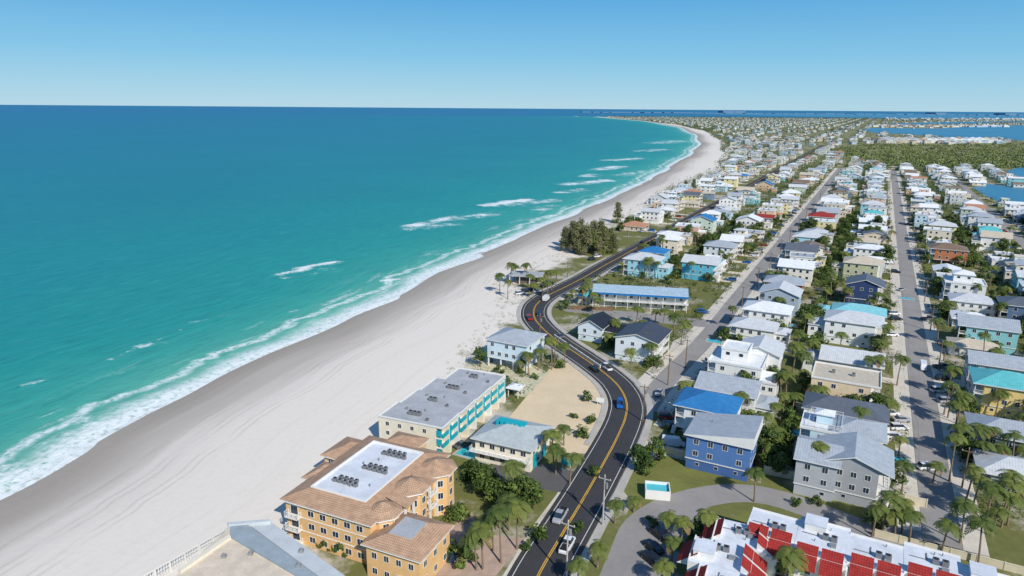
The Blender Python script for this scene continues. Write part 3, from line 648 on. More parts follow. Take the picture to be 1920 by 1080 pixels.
for q in ((I-.3,BX-I+.3,I-.3,I),(I-.3,BX-I+.3,BY-I,BY-I+.3),(I-.3,I,I,BY-I),(BX-I,BX-I+.3,I,BY-I)): fr.box(*q,zr-.4,zr+.12,1)
fr=fr.build('flat_roof',[MEMB,WHITE],oc)
for (ax,ay) in ((6.0,7.2),(8.4,13.5),(8.6,20)):
    for k in range(5): acunit(fr,ax+k*1.2,ay,zr-.25,.85); 
    for k in range(4): acunit(fr,ax+.5+k*1.2,ay+1.3,zr-.25,.75)
for k in range(5):
    m=MB(); m.tube([(0,0,0),(0,0,.7)],.12,8); m.build('vent_pipe',STEEL,fr,(I+1.5+R()*9,I+2+R()*16,zr-.25))
for z in (1.5,4.3,7.0):
    winrow(oc,4.5,BX-1,0,BY,z,'-y',5,1.5,1.3,2,0); winrow(oc,0,BX,1,BY-8,z,'-x',5,1.3,1.3,1,0)
    put('balcony_door',WIN1,oc,(2.0,0,z-.1),0,(1.9,1,2.0))
    b=MB().box(.6,3.6,-1.3,0,z-1.3,z-1.15).build('balcony',WHITE,oc); m=MB(); railing(m,.65,3.55,-1.25,-.1,z-1.15,['-y','-x','+x'],.8); m.build('railing',WHITE,b)
def tower(root,cx,cy,r,h,matw,rm,n_=8,rise=1.7):
    pl=[(cx+r*math.cos(2*math.pi*(i+.5)/n_),cy+r*math.sin(2*math.pi*(i+.5)/n_)) for i in range(n_)]
    MB().prism(pl,0,h).build('tower_wall',matw,root)
    m=MB(); e=[(cx+(r+.8)*math.cos(2*math.pi*(i+.5)/n_),cy+(r+.8)*math.sin(2*math.pi*(i+.5)/n_)) for i in range(n_)]
    for i in range(n_):
        j=(i+1)%n_; slope(m,[(e[i][0],e[i][1],h+.25),(e[j][0],e[j][1],h+.25),(cx,cy,h+.25+rise)])
    m.prism(e,h+.01,h+.246,1); m.build('tower_roof',[rm,WHITE],root)
for (tx,ty,tr,th) in ((BX-.2,4.2,3.0,8.7),(BX+.3,12.8,3.1,9.2),(BX+.8,21.5,3.7,8.9)):
    tower(oc,tx,ty,tr,th,ORANGE,TANTILE)
    for z in (1.6,4.4,7.1):
        for a in (-1,0,1):
            ang=a*math.pi/4; rr_=tr*math.cos(math.pi/8)
            o=put('window',FRM,oc,(tx+rr_*math.cos(ang),ty+rr_*math.sin(ang),z),ang+math.pi/2,(1.2,1,1.5)); put('pane',PAN,o)
for ty in (8.5,17.2):
    for k,z in enumerate((2.9,5.7)):
        b=MB().box(BX,BX+2.9,ty-1.6,ty+1.6,z-.12,z+.08).build('balcony',WHITE,oc); m=MB(); railing(m,BX,BX+2.8,ty-1.5,ty+1.5,z+.08,['+x'],.5); m.build('railing',WHITE,b)
    for yy in (-1.4,1.4): MB().box(-.2,.2,-.2,.2,0,8.6).build('column',WHITE,oc,(BX+2.7,ty+yy,0))
    m=MB(); slope(m,[(BX+3.5,ty-2,8.85),(BX+3.5,ty+2,8.85),(BX-1,ty+2,10.1),(BX-1,ty-2,10.1)]); m.build('porch_roof',TANTILE,oc)
MB().box(-6,0,18.5,BY-.3,0,7.2).build('wing_wall',ORANGE,oc); roof(oc,'hip',-6,.4,18.5,BY-.3,7.2,TANTILE,.35,.7,name='wing_roof')
for z in (1.5,4.3,6.2): winrow(oc,-5.6,-.4,18.5,BY,z,'-y',2,1.4,1.2,2,0)
MB().box(-2.2,0,8,14,0,8.2).build('bay_wall',ORANGE,oc); roof(oc,'hip',-2.2,.5,8,14,8.25,TANTILE,.4,.6,name='bay_roof')
MB().box(5,12,BY,BY+4,0,8.8).build('wing_wall',ORANGE,oc); roof(oc,'hip',5,12,BY-.5,BY+4,8.9,TANTILE,.35,.7,name='wing_roof')
m=MB(); 
for i in range(14): m.box(-1.2,-.05,-1.4+.28*i,-1.1+.28*i,.4*i-.1,.4*i+.1)
m.build('outside_stair',WHITE,oc)
# small orange block
x,y=P(766,1004,6.4)
ob=thing('apartment_block',x,y,math.radians(-24),'smaller orange stucco block with tiled roof in front of the big orange condo','building',phrase='the smaller orange block')
HOUSES.append((x,y,8))
MB().box(-5.4,5.4,-5.2,5.2,0,6.4).build('wall',ORANGE,ob)
m=MB(); O=[(-6.1,-5.9),(6.1,-5.9),(6.1,5.9),(-6.1,5.9)]; N_=[(-2.2,-2.6),(2.2,-2.6),(2.2,2.6),(-2.2,2.6)]
for i in range(4):
    j=(i+1)%4; slope(m,[(O[i][0],O[i][1],6.65),(O[j][0],O[j][1],6.65),(N_[j][0],N_[j][1],8.0),(N_[i][0],N_[i][1],8.0)])
m.box(-6.1,6.1,-5.9,5.9,6.41,6.645,1); m.build('tile_roof',[TANTILE,WHITE],ob); MB().box(-2.3,2.3,-2.7,2.7,7.8,8.03).build('flat_roof',GMEMB,ob)
for z in (1.5,4.6):
    winrow(ob,-5,5,-5.2,5.2,z,'-y',4,1.1,1.3,2,0); winrow(ob,-5.4,5.4,-5,5,z,'+x',3,1.1,1.3,2,0); winrow(ob,-5.4,5.4,-5,5,z,'-x',3,1.1,1.3,2,0)
for k in range(4):
    m=MB(); m.box(-.4,.4,-.4,.4,0,.9); m.build('air_conditioner',[ACG],ob,(-4+1.4*k,-7,0))
# bottom left flat-roofed building
bx_,by_=P(500,1050,0)
bl=thing('beach_building',bx_,by_,0,'flat-roofed beige and grey beachfront building in the bottom left foreground','building',phrase='the beige flat-roofed beachfront building')
HOUSES.append((bx_,by_,12))
def LP(pts,z): return [(P(a,b,z)[0]-bx_,P(a,b,z)[1]-by_) for a,b in pts]
BEI=mat('beige_roof_gravel',c(204,190,170),.9,.2,.4); GB=mat('grey_roof_panels',c(146,158,164),.7,.16,.5); GB2=mat('pale_grey_roof',c(184,190,192),.7,.14,.5)
MB().prism(LP([(342,1068),(428,990),(500,982),(668,1104),(640,1180),(280,1180)],5.0),0,5.0).build('wall',mat('beige_wall',c(200,190,172)),bl)
MB().prism(LP([(338,1066),(432,1006),(560,1080),(610,1180),(280,1180)],5.2),5.003,5.25).build('gravel_roof',BEI,bl)
MB().prism(LP([(334,1066),(430,1001),(433,1006),(338,1071)],5.8),5.003,5.8).build('parapet',CREAM,bl)
MB().prism(LP([(430,984),(462,982),(622,1100),(640,1180),(612,1180),(560,1080),(432,1005)],5.7),5.003,5.7).build('raised_roof',GB,bl)
MB().prism(LP([(464,981.5),(506,977),(672,1098),(650,1180),(642,1180),(624,1100)],5.4),5.003,5.4).build('walkway_roof',GB2,bl)
MB().prism(LP([(426,979),(506,973),(507,977),(428,984)],6.0),5.003,6.0).build('end_parapet',GB2,bl)
for (ax,ay,az_) in ((470,1040,5.25),(560,1062,5.7),(420,1045,5.25),(565,1035,5.4),(640,1095,5.4)): 
    q=P(ax,ay,az_); m=MB(); m.box(-.4,.4,-.4,.4,0,.45); m.tube([(0,0,.45),(0,0,.8)],.18,8); m.build('roof_vent',STEEL,bl,(q[0]-bx_,q[1]-by_,az_))
def fence(p,q,name,label,h,mt,wd=.1,posts=2.5,solid=True,z=0):
    a=Vector(P(*p)); b=Vector(P(*q)); d=b-a; L=d.length
    t=thing(name,a.x,a.y,math.atan2(d.y,d.x),label,'fence' if 'fence' in name else 'wall')
    if solid: MB().box(0,L,-wd/2,wd/2,0,h).build('panel',mt,t); MB().box(0,L,-wd/2-.04,wd/2+.04,h+.002,h+.08).build('coping',mt,t)
    else:
        m=MB(); m.box(0,L,-.04,.04,h-.15,h-.03); m.box(0,L,-.03,.03,.3,.4); m.box(0,L,-.03,.03,h*.55,h*.55+.08)
        k=int(L/.5)
        for i in range(k): m.box(i*.5,i*.5+.1,-.06,-.041,.1,h)
        m.build('rails',mt,t)
    pm=MB().box(-.12,.12,-.17,.17,0,h+.15).mesh('post',mt); k=max(1,int(L/posts))
    for i in range(k+1): put('post',pm,t,(L*i/k,0,0))
    return t
WV=mat('white_vinyl',c(214,212,204),.6,.06)
fence((262,1105),(425,1010),'picket_fence','white picket fence along the sand left of the beige building',2.2,WV,solid=False)
CW=mat('cream_wall',c(204,194,168),.85,.12)
fence((1248,850),(1425,905),'boundary_wall','cream boundary wall below the bright blue house',1.9,CW,.2,4)
fence((1432,888),(1736,952),'boundary_wall','long cream wall in front of the grey townhouses',1.9,CW,.2,4)
fence((1640,1006),(1935,1082),'boundary_wall','cream wall running out of the lower right corner',1.5,CW,.2,4)
fence((1068,580),(1150,583),'privacy_fence','brown hedge-like fence along the hotel drive',1.4,mat('brown_fence',c(120,96,74)),.1,3)
fence((1040,632),(1125,690),'roadside_wall','low white wall on the inside of the road bend',.9,WV,.2,4)
# ================= red awning condos
def redrow(x,y,rot,nu,ul,dep,hh,front,label,phrase,jog):
    t=thing('townhouse_block',x,y,rot,label,'townhouse block',phrase=phrase)
    for k in range(nu):
        j=jog[k%len(jog)]; bk_=[0,1.4,.3,2.0,0,1.0][k%6]
        if front=='-y': x0,x1,y0,y1=k*ul,(k+1)*ul-.01,-dep+j,bk_
        else: x0,x1,y0,y1=j-bk_*.6,dep+j,-(k+1)*ul+.01,-k*ul
        HOUSES.append((x+math.cos(rot)*(x0+x1)/2-math.sin(rot)*(y0+y1)/2,y+math.sin(rot)*(x0+x1)/2+math.cos(rot)*(y0+y1)/2,6))
        h=hh+(.05 if k%2 else 0)
        wx1=x1-1.8 if front=='+x' else x1; wy0=y0+1.8 if front=='-y' else y0
        MB().box(x0,wx1,wy0,y1,0,h).build('wall',WHITE,t)
        m=MB(); m.box(x0-.004,wx1+.004,wy0-.02,y1+.02,h+.002,h+.15,0)
        if front=='-y': Q=((x0,wx1,wy0,wy0+.25),(x0,wx1,y1-.25,y1))
        else: Q=((x0,x0+.25,wy0,y1),(wx1-.25,wx1,wy0,y1))
        for q in Q: m.box(*q,h+.153,h+.42,1)
        rf=m.build('flat_roof',[MEMB,WHITE],t)
        if k%3==1:
            a0,a1,b0,b1=(x0+1,x0+4.5,y1-4,y1-.6) if front=='-y' else (x0+.6,x0+4,y0+1.5,y0+5)
            MB().box(a0,a1,b0,b1,h+.153,h+1.5).build('roof_box',WHITE,rf); MB().box(a0-.1,a1+.1,b0-.1,b1+.1,h+1.503,h+1.6).build('roof_box_cap',MEMB,rf)
        ax,ay=x0+ul*.55,(y0+y1)/2+(1.6 if k%2 else .6)
        acunit(rf,ax,ay,h+.15,1.1); acunit(rf,ax+1.4,ay,h+.15,1.1)
        m=MB(); m.box(0,1.1,0,1.1,0,.35); m.build('skylight',[STEEL],rf,((x0+wx1)/2+1.2,(y0+y1)/2-.6,h+.15))
        m=MB(); m.box(0,2.6,-.06,.06,.05,.14); m.box(2.5,2.65,-.06,2.0,.05,.14); m.build('roof_conduit',[ACG],rf,(x0+.8,ay+.3,h+.15))
        for q in range(3):
            m=MB(); m.tube([(0,0,0),(0,0,.5)],.11,6); m.build('vent_pipe',STEEL,rf,(x0+1+R()*(wx1-x0-3),wy0+2.4+R()*(y1-wy0-3.5),h+.15))
        if front=='-y':
            pans=[(x0+.5,x0+ul*.47),(x0+ul*.53,x1-.5)]
            for a,b in pans:
                m=MB(); A=[(a,y0-.5,h-1.2),(b,y0-.5,h-1.2),(b,wy0+1.6,h+1.5),(a,wy0+1.6,h+1.5)]; slope(m,A)
                for q in (a,b): m.face([(q,y0-.5,h-1.2),(q,wy0+1.6,h+1.5),(q,wy0+1.6,h+.16),(q,wy0-.03,h-1.2)],1)
                m.face([(a,wy0+1.6,h+.16),(b,wy0+1.6,h+.16),(b,wy0+1.6,h+1.5),(a,wy0+1.6,h+1.5)],1)
                m.build('tile_awning',[REDTILE,WHITE],t)
                for z in (1.4,4.0): put('balcony_door',WIN1,t,((a+b)/2,wy0,z),0,(2.2,1,2.0))
            b=MB().box(x0,x1,y0,wy0,2.6,2.75).build('balcony',WHITE,t); m=MB(); railing(m,x0+.1,x1-.1,y0+.05,wy0,2.75,['-y'],.5); m.build('railing',WHITE,b)
            MB().box(x0,x0+.25,y0,wy0-.03,0,h-.3).build('fin_wall',WHITE,t)
        else:
            for a,b in ((y0+.5,y0+ul*.47),(y0+ul*.53,y1-.5)):
                m=MB(); slope(m,[(x1+.5,a,h-1.2),(x1+.5,b,h-1.2),(wx1-1.6,b,h+1.5),(wx1-1.6,a,h+1.5)])
                for q in (a,b): m.face([(x1+.5,q,h-1.2),(wx1-1.6,q,h+1.5),(wx1-1.6,q,h+.16),(wx1+.03,q,h-1.2)],1)
                m.face([(wx1-1.6,a,h+.16),(wx1-1.6,b,h+.16),(wx1-1.6,b,h+1.5),(wx1-1.6,a,h+1.5)],1)
                m.build('tile_awning',[REDTILE,WHITE],t)
            for z in (1.4,4.0): put('balcony_door',WIN1,t,(wx1,(y0+y1)/2,z),ROTS['+x'],(2.2,1,2.0))
            b=MB().box(wx1,x1,y0,y1,2.6,2.75).build('balcony',WHITE,t); m=MB(); railing(m,wx1,x1-.05,y0+.1,y1-.1,2.75,['+x'],.5); m.build('railing',WHITE,b)
            MB().box(wx1+.03,x1,y0,y0+.25,0,h-.3).build('fin_wall',WHITE,t)
            m=MB(); slope(m,[(x0-2.0,y1-1,h-1.4),(x0-2.0,y0+1,h-1.4),(x0+1.4,y0+1,h+1.2),(x0+1.4,y1-1,h+1.2)])
            for q in (y0+1,y1-1): m.face([(x0-2.0,q,h-1.4),(x0-.03,q,h-1.4),(x0+1.4,q,h+.16),(x0+1.4,q,h+1.2)],1)
            m.face([(x0+1.4,y0+1,h+.16),(x0+1.4,y1-1,h+.16),(x0+1.4,y1-1,h+1.2),(x0+1.4,y0+1,h+1.2)],1)
            m.build('tile_awning',[REDTILE,WHITE],t)
            winrow(t,x0,x1,y0+1,y1-1,1.6,'-x',2,1.2,1.3,1,0)
    return t
x,y=P(1412,952,6.6); redrow(x,y,math.radians(-29),6,8.4,10.5,6.4,'-y','long row of white townhouses with red tile awnings along the bottom right','the long red-awning townhouses',[0,-1.9,-.6,1.3,-1.2,.6])
x,y=P(1345,968,6.6); redrow(x,y,math.radians(-24),4,7.6,11,6.2,'+x','short row of white townhouses with red tile awnings beside the car park','the short red-awning townhouses',[0,-1.9,-.6,-2.4])
x,y=P(1232,928,0)
k=thing('pump_house',x,y,-.15,'small white walled enclosure with turquoise cover on the lawn','enclosure',phrase='the turquoise-topped enclosure'); HOUSES.append((x,y,4))
m=MB(); m.box(-2.6,2.6,-2,-1.8,0,2.1); m.box(-2.6,2.6,1.8,2,0,2.1); m.box(-2.6,-2.4,-1.8,1.8,0,2.1); m.box(2.4,2.6,-1.8,1.8,0,2.1); m.build('wall',WHITE,k)
MB().box(-2.4,2.4,-.3,1.8,1.2,1.5).build('cover',mat('turquoise_cover',c(80,180,190)),k); MB().box(-2.4,2.4,-1.8,-.3,.1,.7).build('plinth',CREAM,k)
# ================= procedural rows
ORDN=lambda i:['first','second','third','fourth','fifth','sixth','seventh','eighth','ninth','tenth'][i] if i<10 else f"{i+1}{'st' if (i+1)%10==1 and i!=10 else 'nd' if (i+1)%10==2 and i!=11 else 'rd' if (i+1)%10==3 and i!=12 else 'th'}"
rows_=[(-139,380,1,'main road','seaward'),(-103,330,-1,'main road','inland'),(-66,300,1,'middle lane','left'),(-28,300,-1,'middle lane','right'),(2,160,1,'right lane','left'),(38,130,-1,'right lane','right'),(70,160,1,'fourth lane','left'),(105,180,-1,'fourth lane','right'),(136,200,1,'fifth lane','left'),(172,240,-1,'fifth lane','right'),(206,260,1,'sixth lane','left'),(240,300,-1,'sixth lane','right'),(275,340,1,'seventh lane','left')]
for i in range(9,60): rows_.append((240+ (i-8)*34,500,1 if i%2 else -1,'far','far'))
rows_.append((-165,500,1,'beach','seaward'))
for i in range(1,90): rows_.append((-165-34*i,700,1 if i%2 else -1,'seaward','far'))
NOGO=[BAY,BAY2,LAG,LAG2,MANG,[(1100,860),(1430,900),(1760,960),(1990,1000),(1990,1300),(1000,1300)],[(1040,575),(1330,590),(1330,612),(1040,600)],[(1040,400),(1160,400),(1170,478),(1050,478)],[(1700,488),(1770,488),(1775,520),(1705,520)],FARW]
WALLC=[('white',c(224,223,218),9),('cream',c(220,210,190),3.4),('pale blue',c(180,206,218),2.8),('light grey',c(196,200,201),2),('turquoise',c(138,194,202),1.5),('pale yellow',c(222,210,160),1.6),('sage green',c(176,188,168),1.2),('beige',c(204,190,168),2.6),('pink',c(206,168,154),.6),('slate blue',c(120,144,168),.7),('peach',c(214,184,154),1)]
ROOFK=[('white',11),('light grey',8),('grey',4.5),('dark grey',1.4),('terracotta',1.0),('tan',3),('teal',.3),('royal blue',.3),('brown',1),('red',.2),('aqua',.5)]
def pick(L):
    t=R()*sum(q[-1] for q in L)
    for q in L:
        t-=q[-1]
        if t<=0: return q
    return L[-1]
MS=[p for p in MAIN[::6]]
def nearmain(x,y,d,step=1):
    d2=d*d
    for p in MS:
        if (p.x-x)**2+(p.y-y)**2<d2: return True
    return False
cand=[]
for ri,(v,us,fc,st,sd) in enumerate(rows_):
    u=us+R()*6
    while u<8200:
        du=(14.5+R()*4) if u<1200 else (20 if u<2200 else 34)
        u+=du
        if u>2200 and ri%2 and v not in(0,): continue
        if any(abs(u-q)<10 for q in (470,700,960)): continue
        vv=v+(R()-.5)*(6 if u<600 else 10 if u<1200 else 24); x,y=UV2W(u+(R()-.5)*(2 if u<1200 else 10),vv)
        px,py=proj(x,y)
        if px<-50 or px>1975 or py>1100 or y<60 or y>7300: continue
        if x<xd(y)+(12 if y<1500 else 30): continue
        if any(inpoly(px,py,q) for q in NOGO): continue
        if y<700 and any((x-a)**2+(y-b)**2<(r+7.5)**2 for a,b,r in HOUSES): continue
        if R()<(.06 if u<700 else .13): continue
        if u>1200 and R()<.3: continue
        if y<1700 and nearmain(x,y,14): continue
        cand.append((y,x,u,fc,st,sd))
cand.sort(key=lambda q:q[0])
NH=len(HOUSES); nind=245
cnt={}
near=cand[:nind]; far=cand[nind:]
for (y,x,u,fc,st,sd) in near:
    wn,wc,_=pick(WALLC); rk,_=pick(ROOFK); k=(st,sd); i=cnt.get(k,0); cnt[k]=i+1
    lod=2 if y<240 else (1 if y<620 else 0)
    rtp=random.choice(['hip','hip','gabley','gablex','flat','flat','gablex'])
    fl=random.choice([1,1,1,2,2]) ; bz=random.choice([2.6,2.6,.5])
    low='' if fl+bz>2 else 'low '
    addr=f"the {ORDN(i)} house up the {st}'s {sd} side" if st not in('far','beach','seaward') else f"the {ORDN(i)} house of the {st} row"
    tn={'hip':'hip','gabley':'gable','gablex':'gabled','flat':'flat'}[rtp]
    if rtp=='flat' and rk in('terracotta','red','aqua','teal','royal blue'): rk='white'
    house(x,y,10.5+R()*5,9+R()*4,fl,wc,RM(rk),rtp,'garage' if R()<.75 or bz<1 else 'piers',lod,-TH+random.choice([0,0,0,.08,-.08]),fc,f"{low}{wn} house with {rk} {tn} roof, "+addr[4:].replace(' house',''),addr,'houses in the beach town',wing=random.choice([0,1,1,2,2]) if lod>=1 else random.choice([0,1,2]),bz=bz,deck=R()<.7,pitch=random.choice([.26,.34,.44]),upper=(fl==1 and R()<.3))
PALR=[mat('far_roof_white',c(200,205,206)),mat('far_roof_grey',c(160,166,171)),mat('far_roof_tan',c(180,168,150)),mat('far_roof_terracotta',c(168,132,112)),mat('far_wall_white',c(206,208,204)),mat('far_wall_cream',c(196,188,170)),mat('far_wall_blue',c(164,184,196))]  # softened roof and wall colours carry the haze of distance
m=MB()
def farhouse(m,x,y,w,d,h,rot):
    cs,sn=math.cos(rot),math.sin(rot)
    T=lambda a,b,z:(x+a*cs-b*sn,y+a*sn+b*cs,z)
    wi=random.choice([4,4,5,6]); ri=random.choice([0,0,1,1,1,2,3]) 
    q=[(-w/2,-d/2),(w/2,-d/2),(w/2,d/2),(-w/2,d/2)]
    for i in range(4):
        a,b=q[i],q[(i+1)%4]; m.face([T(*a,0),T(*b,0),T(*b,h),T(*a,h)],wi)
    if R()<.3: m.face([T(*a,h+.1) for a in q],ri); return
    e=.6; rh=w*.17; q=[(a*(1+e/w*2),b*(1+e/d*2)) for a,b in q]
    m.face([T(*q[0],h),T(*q[1],h),T(0,-d*.15,h+rh)],ri); m.face([T(*q[1],h),T(*q[2],h),T(0,d*.15,h+rh),T(0,-d*.15,h+rh)],ri); m.face([T(*q[2],h),T(*q[3],h),T(0,d*.15,h+rh)],ri); m.face([T(*q[3],h),T(*q[0],h),T(0,-d*.15,h+rh),T(0,d*.15,h+rh)],ri)
for (y,x,u,fc,st,sd) in far:
    if y>1400 and R()<.15: continue
    farhouse(m,x,y,9+R()*7,9+R()*6,3.5+R()*4.5,-TH+(R()-.5)*(.2 if y<1500 else 1.2))
for i in range(34):
    px=1652+i*6.3; x,y=P(px,268-(i%2)*3,0); farhouse(m,x,y,22,16,8,-.1)
for i in range(46):
    x,y=P(1640+i*5.4+R()*3,236.5+R()*2,0); farhouse(m,x,y,28,18,7,-.1)
for i in range(100):
    x,y=P(1660+R()*300,222.5+R()*3.5,0); farhouse(m,x,y,30,22,7+R()*5,-.1)
o=m.build('distant_town',PALR); o['kind']='stuff'; o['label']='distant mass of small pale houses spreading to the horizon'; o['category']='town'
m=MB()
for i in range(60):
    x=1500+i*230+R()*80; h=10+R()*10+(40 if R()<.08 else 0); m.box(x,x+250,16000,16400,-1,h)
struct(m.build('far_coast',mat('hazed_land',c(96,130,158),.9,.1,.001)))  # blue haze of the distance is painted into the land colour
m=MB()
for (hx,hy,hr) in HOUSES:
    u,v=W2UV(hx,hy)
    if u<700 and u>140:
        best=min((-121,-47,20,87,154),key=lambda q:abs(q-v))
        if abs(best-v)<26 and abs(best-v)>9:
            a,b=(v,best-3.5) if best>v else (best+3.5,v)
            zz=.0135+R()*.0018
            c4=[UV2W(u-3.2+R(),a),UV2W(u+2+R(),a),UV2W(u+2,b),UV2W(u-3,b)]; m.face([(q[0],q[1],zz) for q in c4])
struct(m.build('driveways',SHELL))
# ================= vegetation meshes
def palmcrown(sd,L,nf=22,mt=None):
    r=random.Random(sd); m=MB()
    for i in range(nf):
        a=i*2.399+r.random()*.3; el=r.choice([.9,.6,.35,.1,-.15]) ; LL=L*(.75+.45*r.random()); dx,dy=math.cos(a),math.sin(a); pts=[]
        for k in range(8):
            t=k/7; h=LL*t*(1-.25*max(el,0)*(1-t)); z=LL*(el*t-(.75+el*.45)*t*t); pts.append(Vector((dx*h*.95,dy*h*.95,z+.1)))
        mi=1 if el<0 and r.random()<.5 else 0
        side=Vector((-dy,dx,0))
        for k in range(1,8):
            for sgn in (-1,1):
                for hf in (0,.5):
                    p=pts[k-1].lerp(pts[k],hf); q=pts[k-1].lerp(pts[k],hf+.36); t=(k-1+hf)/7
                    ll=.85*math.sin(math.pi*(.12+t*.85))*L/2.6
                    o=side*sgn*ll+Vector((dx,dy,0))*ll*.5+Vector((0,0,-.42*ll))
                    m.face([p,q,q+o*.95,p+o],mi)
    return m.mesh('palm_crown',[PALML,PALMD])
def palmtrunk(h,lean,sd):
    r=random.Random(sd); pts=[(lean*(t**1.6),lean*.3*t,h*t-.1) for t in [i/6 for i in range(7)]]
    return MB().tube(pts,[.24,.19,.17,.16,.15,.15,.19],7).mesh('palm_trunk',TRUNK),pts[-1]
PALMS=[]
for i,(h,l,L,nf) in enumerate([(7,.5,2.5,18),(9,-.8,2.7,18),(5,.2,2.2,18),(10.5,1.0,2.5,16),(6,-.3,2.8,22),(3.2,.1,1.9,16),(8,1.3,2.3,14),(6.5,-1.0,2.4,17)]):
    tm,tp=palmtrunk(h,l,i); PALMS.append((tm,palmcrown(i+5,L,nf),tp,h))
def leafcloud(m,cx,cy,cz,rx,rz,n_,sz,r,mi):
    for _ in range(n_):
        while 1:
            a,b,cc=r.uniform(-1,1),r.uniform(-1,1),r.uniform(-1,1); q=a*a+b*b+cc*cc
            if q<1: break
        q=math.sqrt(q)+1e-6; k=(.6+.4*q)/q if r.random()<.75 else 1
        p=Vector((cx+a*rx*k,cy+b*rx*k,cz+cc*rz*k)); nrm=Vector((a+r.uniform(-.6,.6),b+r.uniform(-.6,.6),cc+.4+r.uniform(-.6,.6))).normalized()
        t1=nrm.orthogonal().normalized(); t1.rotate(Matrix.Rotation(r.random()*6.28,3,nrm)); t2=nrm.cross(t1); s=sz*r.uniform(.6,1.3)
        m.face([p-t1*s,p+t2*s*.55,p+t1*s,p-t2*s*.55],mi)
def treemesh(sd,h,rad,nclump,nl,sz,low=.3,mats=None,pine=False):
    r=random.Random(sd); m=MB(); tr=MB()
    tr.tube([(0,0,-.1),(.1,0,h*.3),(.05,.15,h*.6),(0,0,h*.85)],[.28*h/7,.2*h/7,.13*h/7,.05],7)
    for i in range(nclump):
        a=r.random()*6.28; t=r.random(); zz=h*(low+(1-low)*t*.92)
        prof=math.sin(math.pi*min(1,.18+t*.8))**.6 if not pine else (1.05-t*.75)
        q=rad*prof*math.sqrt(r.random())*.85; cx,cy=q*math.cos(a),q*math.sin(a)
        cr=rad*(.26+.2*r.random()) if not pine else rad*(.2+.14*r.random())
        leafcloud(m,cx,cy,zz,cr,cr*(.65 if not pine else 1.2),nl,sz,r,0 if r.random()<.6 else 1)
        if i%4==0: tr.tube([(0,0,max(.2,zz-rad*.6)),(cx*.6,cy*.6,zz-cr*.3),(cx,cy,zz)],[.09*h/7,.05*h/7,.02],5)
    return tr.mesh('tree_trunk',BARK),m.mesh('tree_crown',mats or [LEAFA,LEAFB])
TREES=[treemesh(1,6,3.0,24,46,.32),treemesh(2,7.5,3.4,28,46,.34),treemesh(3,4.8,2.6,20,46,.3,.2),treemesh(4,9,3.6,30,50,.36),treemesh(5,5.5,3.4,26,44,.32,.25),treemesh(6,6.5,2.3,18,46,.3,.25),treemesh(7,5,3.8,26,44,.32,.3)]
SHRUBS=[treemesh(8,1.7,1.3,10,36,.2,.15),treemesh(9,2.3,1.6,12,38,.22,.12),treemesh(10,1.2,1.1,8,34,.18,.15),treemesh(11,3,2.0,14,40,.26,.12)]
PINES=[treemesh(21,17,5.6,60,50,.42,.1,[PINEL,PINEL],True),treemesh(22,14,5.0,54,50,.4,.06,[PINEL,LEAFB],True),treemesh(23,18,5.0,60,50,.4,.1,[PINEL,PINEL],True)]
ITEMS=[]
def palm(x,y,i=None,sc=1.0,noun='palm'):
    i=random.randrange(8) if i is None else i; tm,cm,tp,h=PALMS[i]
    t=put('palm_tree',None,None,(x,y,0),R()*6.28,(sc,sc,sc)); put('trunk',tm,t); put('crown',cm,t,tp)
    t['category']='palm tree'; t['group']='palms of the beach town'; ITEMS.append((t,'tall palm' if h>8.5 else noun)); return t
def tree(x,y,lib=None,i=None,sc=1.0,noun='leafy tree',cat_='tree',name='tree'):
    lib=lib or TREES; i=random.randrange(len(lib)) if i is None else i
    t=put(name,None,None,(x,y,0),R()*6.28,(sc,sc,sc*(.9+.2*R()))); put('trunk',lib[i][0],t); put('crown',lib[i][1],t)
    t['category']=cat_; t['group']=noun+'s of the beach town'; ITEMS.append((t,noun)); return t
for (px,py,i) in [(1040,812,1),(1043,836,0),(1070,853,0),(1058,800,2),(958,866,1),(955,935,0),(970,950,1),(905,985,1),(925,970,0),(893,1005,0),(940,960,3),(1255,963,2),(1280,975,2),(1322,960,0),(1262,1012,2),(1245,1055,2),(1085,1052,2),(1122,1020,2),(1155,940,2),(1190,935,5),(1665,925,1),(1700,940,0),(1715,962,0),(1776,978,0),(1850,980,1),(1862,915,1),(1835,895,0),(1795,822,3),(1812,800,1),(1842,830,0),(1898,885,1),(1545,838,3),(1420,885,0),(1440,780,1),(1450,800,0),(1800,755,0),(1805,735,1),(1672,750,0),(1650,750,2),(937,513,1),(990,495,1),(994,515,0),(1000,532,0),(1035,508,1),(1043,508,0),(1010,628,1),(1036,634,3),(1010,655,0),(1060,645,0),(1210,622,1),(1185,655,0),(1155,600,0),(1265,588,1),(1245,580,0),(1195,575,0),(1280,600,1),(1120,560,0),(1092,545,0),(1230,582,2),(1660,610,3),(1655,640,1),(1655,670,1),(1690,670,1),(1510,590,1),(1500,620,0),(1530,640,1),(1395,740,1),(1405,765,2),(1480,700,1),(1490,740,0),(1505,660,1),(1765,600,1),(1775,640,0),(1785,690,1),(1780,720,1),(1640,560,1),(1890,930,0),(1815,940,1),(1755,870,2),(1475,1030,1),(1470,1050,2),(1700,870,0),(1690,820,2),(952,527,6),(965,498,7),(1018,522,6),(1028,530,0),(1880,905,6),(1870,950,7),(1825,870,6),(1905,910,1),(1850,800,6),(1870,835,7),(1645,940,6),(1686,955,7)]:
    h=PALMS[i][3]; x,y=P(px,py,h); palm(x,y,i)
